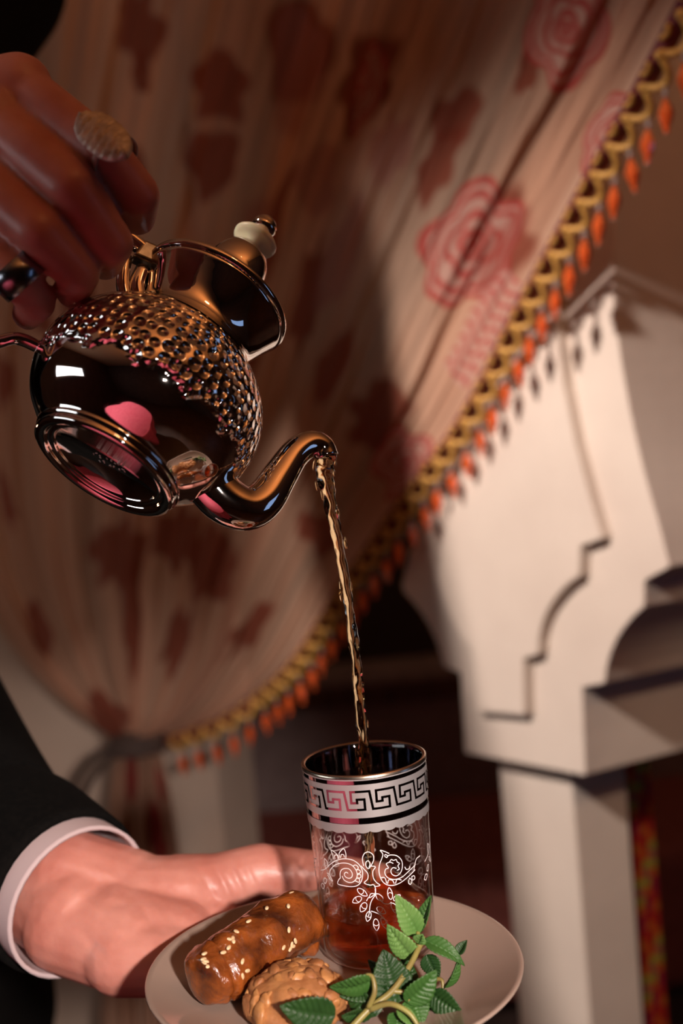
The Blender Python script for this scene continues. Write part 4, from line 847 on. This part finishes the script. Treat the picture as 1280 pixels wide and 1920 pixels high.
mb = MB(); mb.add(hv1, hf1); mb.add(hv2, hf2); mb.add(hv3, hf3)
mb.build('body', m_skin, wa)
eye = MB()
for s in (-1, 1): eye.add(*ellipsoid(hc + sid * s * .033 + fwd_h * .084 + uph * .012, fwd_h * .012, sid * .012, uph * .010, 10, 8))
eye.build('eyes', mat('eye_white', (0.7, 0.66, 0.6), 0.2), wa)
hv, hf = ellipsoid(hc + uph * .022 - fwd_h * .018, fwd_h * .096, sid * .084, uph * .112, 24, 14); obj('hair', hv, hf, m_hair, wa)
# jacket: trunk and sleeves, sleeves open at the cuffs
JK = [(hip - [0, 0, .16], .178, che, .160), (che, .155, nek - [0, 0, .11], .088), (sh_r, .075, sh_l, .078), (sh_r, .075, elb_r, .058), (sh_l, .078, elb_l, .062), (elb_l, .062, elb_l + (at(-60, 1535, .74) - elb_l) * .4, .057),
      (elb_r, .056, elb_r + (wr_ - elb_r) * .35, .050)]
jv, jf = remesh(JK, 0.008, 5)
jm = MB(); jm.add(jv, jf)
def sleeve(mb, pts, rads, n=40, th=0.0025, sq=1.0, up=None, uv=False):
    pts = spline(pts, 26); rads = np.interp(np.linspace(0, 1, 26), np.linspace(0, 1, len(rads)), rads)
    vo, fo = tube(pts, rads, n, caps=False, squash=sq, up=up); vi, fi = tube(pts, rads - th, n, caps=False, squash=sq, up=up); m0 = len(vo)
    f = list(fo) + [tuple(i + m0 for i in q[::-1]) for q in fi] + [(25 * n + (k + 1) % n, 25 * n + k, m0 + 25 * n + k, m0 + 25 * n + (k + 1) % n)[::-1] for k in range(n)]
    uvs = [(k / n, i / 25) for i in range(26) for k in range(n)] * 2
    mb.add(list(vo) + list(vi), f, uvs)
cuff_c = at(150, 1692, .648); sl_dir = at(150, 1692, .648) - at(-60, 1535, .735); sl_dir /= np.linalg.norm(sl_dir); sl_mid = cuff_c - sl_dir * 0.12
sleeve(jm, [elb_l * .6 + sl_mid * .4, sl_mid, cuff_c - sl_dir * 0.06, cuff_c - sl_dir * 0.014], [.060, .056, .051, .0475], sq=1.0, th=.004)
sleeve(jm, [elb_r, elb_r * .4 + wr_ * .6, wr_ * .85 + elb_r * .15], [.052, .044, .040], th=.004)
ja = fixn(jm.build('jacket', m_black, wa))
cf = MB(); sleeve(cf, [cuff_c - sl_dir * 0.07, cuff_c - sl_dir * 0.03, cuff_c], [.0400, .0430, .0435], th=.0022)
cf.build('shirt_cuff', m_shirt, wa, uv=np.array(cf.uv))['label'] = 'pale pink striped shirt cuff'
cf = MB(); sleeve(cf, [wr_ * .7 + elb_r * .3, wr_ * .97 + elb_r * .03], [.034, .035], th=.0022); cf.build('shirt_cuff', m_shirt, wa, uv=np.array(cf.uv))
tr_ = remesh([(hip + [0, s * .09, -.03], .115, hip + [0, s * .10, -.45], .085) for s in (-1, 1)] + [(hip + [0, s * .10, -.45], .085, hip + [0, s * .10, -.86], .065) for s in (-1, 1)] + [(hip + [0, -.05, .02], .13, hip + [0, .05, .02], .13)], .009, 4)
obj('trousers', *tr_, m_black, wa)
# rings
j = FI[0][0]; rd = (j[1] - j[0]) / np.linalg.norm(j[1] - j[0]); rc = at(200, 272, .503); nrm = -FWD + 0.22 * (RGT * .6 + UPV * .8); nrm -= rd * (nrm @ rd); nrm /= np.linalg.norm(nrm); bt = np.cross(rd, nrm)
rc = rc + nrm * 0.0065; rd2 = at(252, 330, .506) - at(150, 214, .503); rd2 -= nrm * (rd2 @ nrm); rd2 /= np.linalg.norm(rd2); bt2 = np.cross(rd2, nrm)
rm = MB(); 
L_, W_ = 0.0165, 0.0086; nu, nv = 25, 11; v = []; f = []
for side in (0, 1):
    for i in range(nu):
        a = i / (nu - 1) * 2 - 1; w_ = W_ * (1 - abs(a) ** 2.6) ** 0.6 + 0.0003
        for k in range(nv): q = k / (nv - 1) * 2 - 1; rib = 0.0020 * math.cos((a * 4.5 - abs(q) * 0.5) * 2 * math.pi) * (1 - 0.6 * abs(q)) if side == 0 else 0; v.append(rc + rd2 * L_ * a + bt2 * w_ * q + nrm * ((0.0022 - 0.0022 * q * q - 0.001 * a * a + rib) if side == 0 else -0.0016))
for s in (0, 1):
    for i in range(nu - 1):
        for k in range(nv - 1):
            a = s * nu * nv + i * nv + k; q = (a, a + nv, a + nv + 1, a + 1); f.append(q if s == 0 else q[::-1])
for i in range(nu - 1):
    for k in (0, nv - 1): a = i * nv + k; b = nu * nv + a; f.append((a, a + nv, b + nv, b))
rm.add(v, f)
ctr = rc - nrm * 0.0150; bv, bf = lathe([(.0113, -.003), (.0122, -.003), (.0122, .003), (.0113, .003), (.0113, -.003)], ctr, bt, nrm, rd, 40); rm.add(bv, bf)
fixn(rm.build('feather_ring', m_oldsilver, wa))['label'] = 'large ribbed feather-shaped ring on the index finger'
j = FI[3][0]; bd = (j[2] - j[1]) / np.linalg.norm(j[2] - j[1]); bd = bd + (j[1] - j[0]) / np.linalg.norm(j[1] - j[0]); bd /= np.linalg.norm(bd); bc2 = j[1] + bd * 0.001; e1, e2, _ = frame(bd)
bv, bf = lathe([(.0102, -.0062), (.0114, -.0060), (.0117, 0), (.0114, .0060), (.0102, .0062), (.0100, 0), (.0102, -.0062)], bc2, e1, e2, bd, 48)
fixn(obj('band_ring', bv, bf, m_steel, wa))['label'] = 'wide polished band ring on the little finger'

# ------------------------------------------------------------------ table behind the camera's left shoulder, mirrored in the teapot
tt_ = thing('side_table', 'small round table under a pink cloth by the daylight window', 'table', (-0.80, -0.12, 0.0))
tcx = np.array([-0.80, -0.12, 0])
v, f = lathe([(0.57, 0.30), (0.565, 0.45), (0.555, 0.72), (0.55, 0.745), (0.0, 0.75)][:-1], tcx, EX, EY, EZ, 96, False, True); v = np.array(v)
for i in range(96):
    a = 2 * math.pi * i / 96
    for rrow, g in ((0, .035), (1, .02), (2, .005)): v[rrow * 96 + i, :2] += np.array([math.cos(a), math.sin(a)]) * g * math.sin(11 * a)
obj('cloth', v, f, m_pink, tt_)
v, f = lathe([(.16, 0), (.16, .02), (.03, .05), (.03, .70), (.30, .72), (.30, .738)], tcx, EX, EY, EZ, 32, True, True); obj('pedestal', v, f, m_wood, tt_)
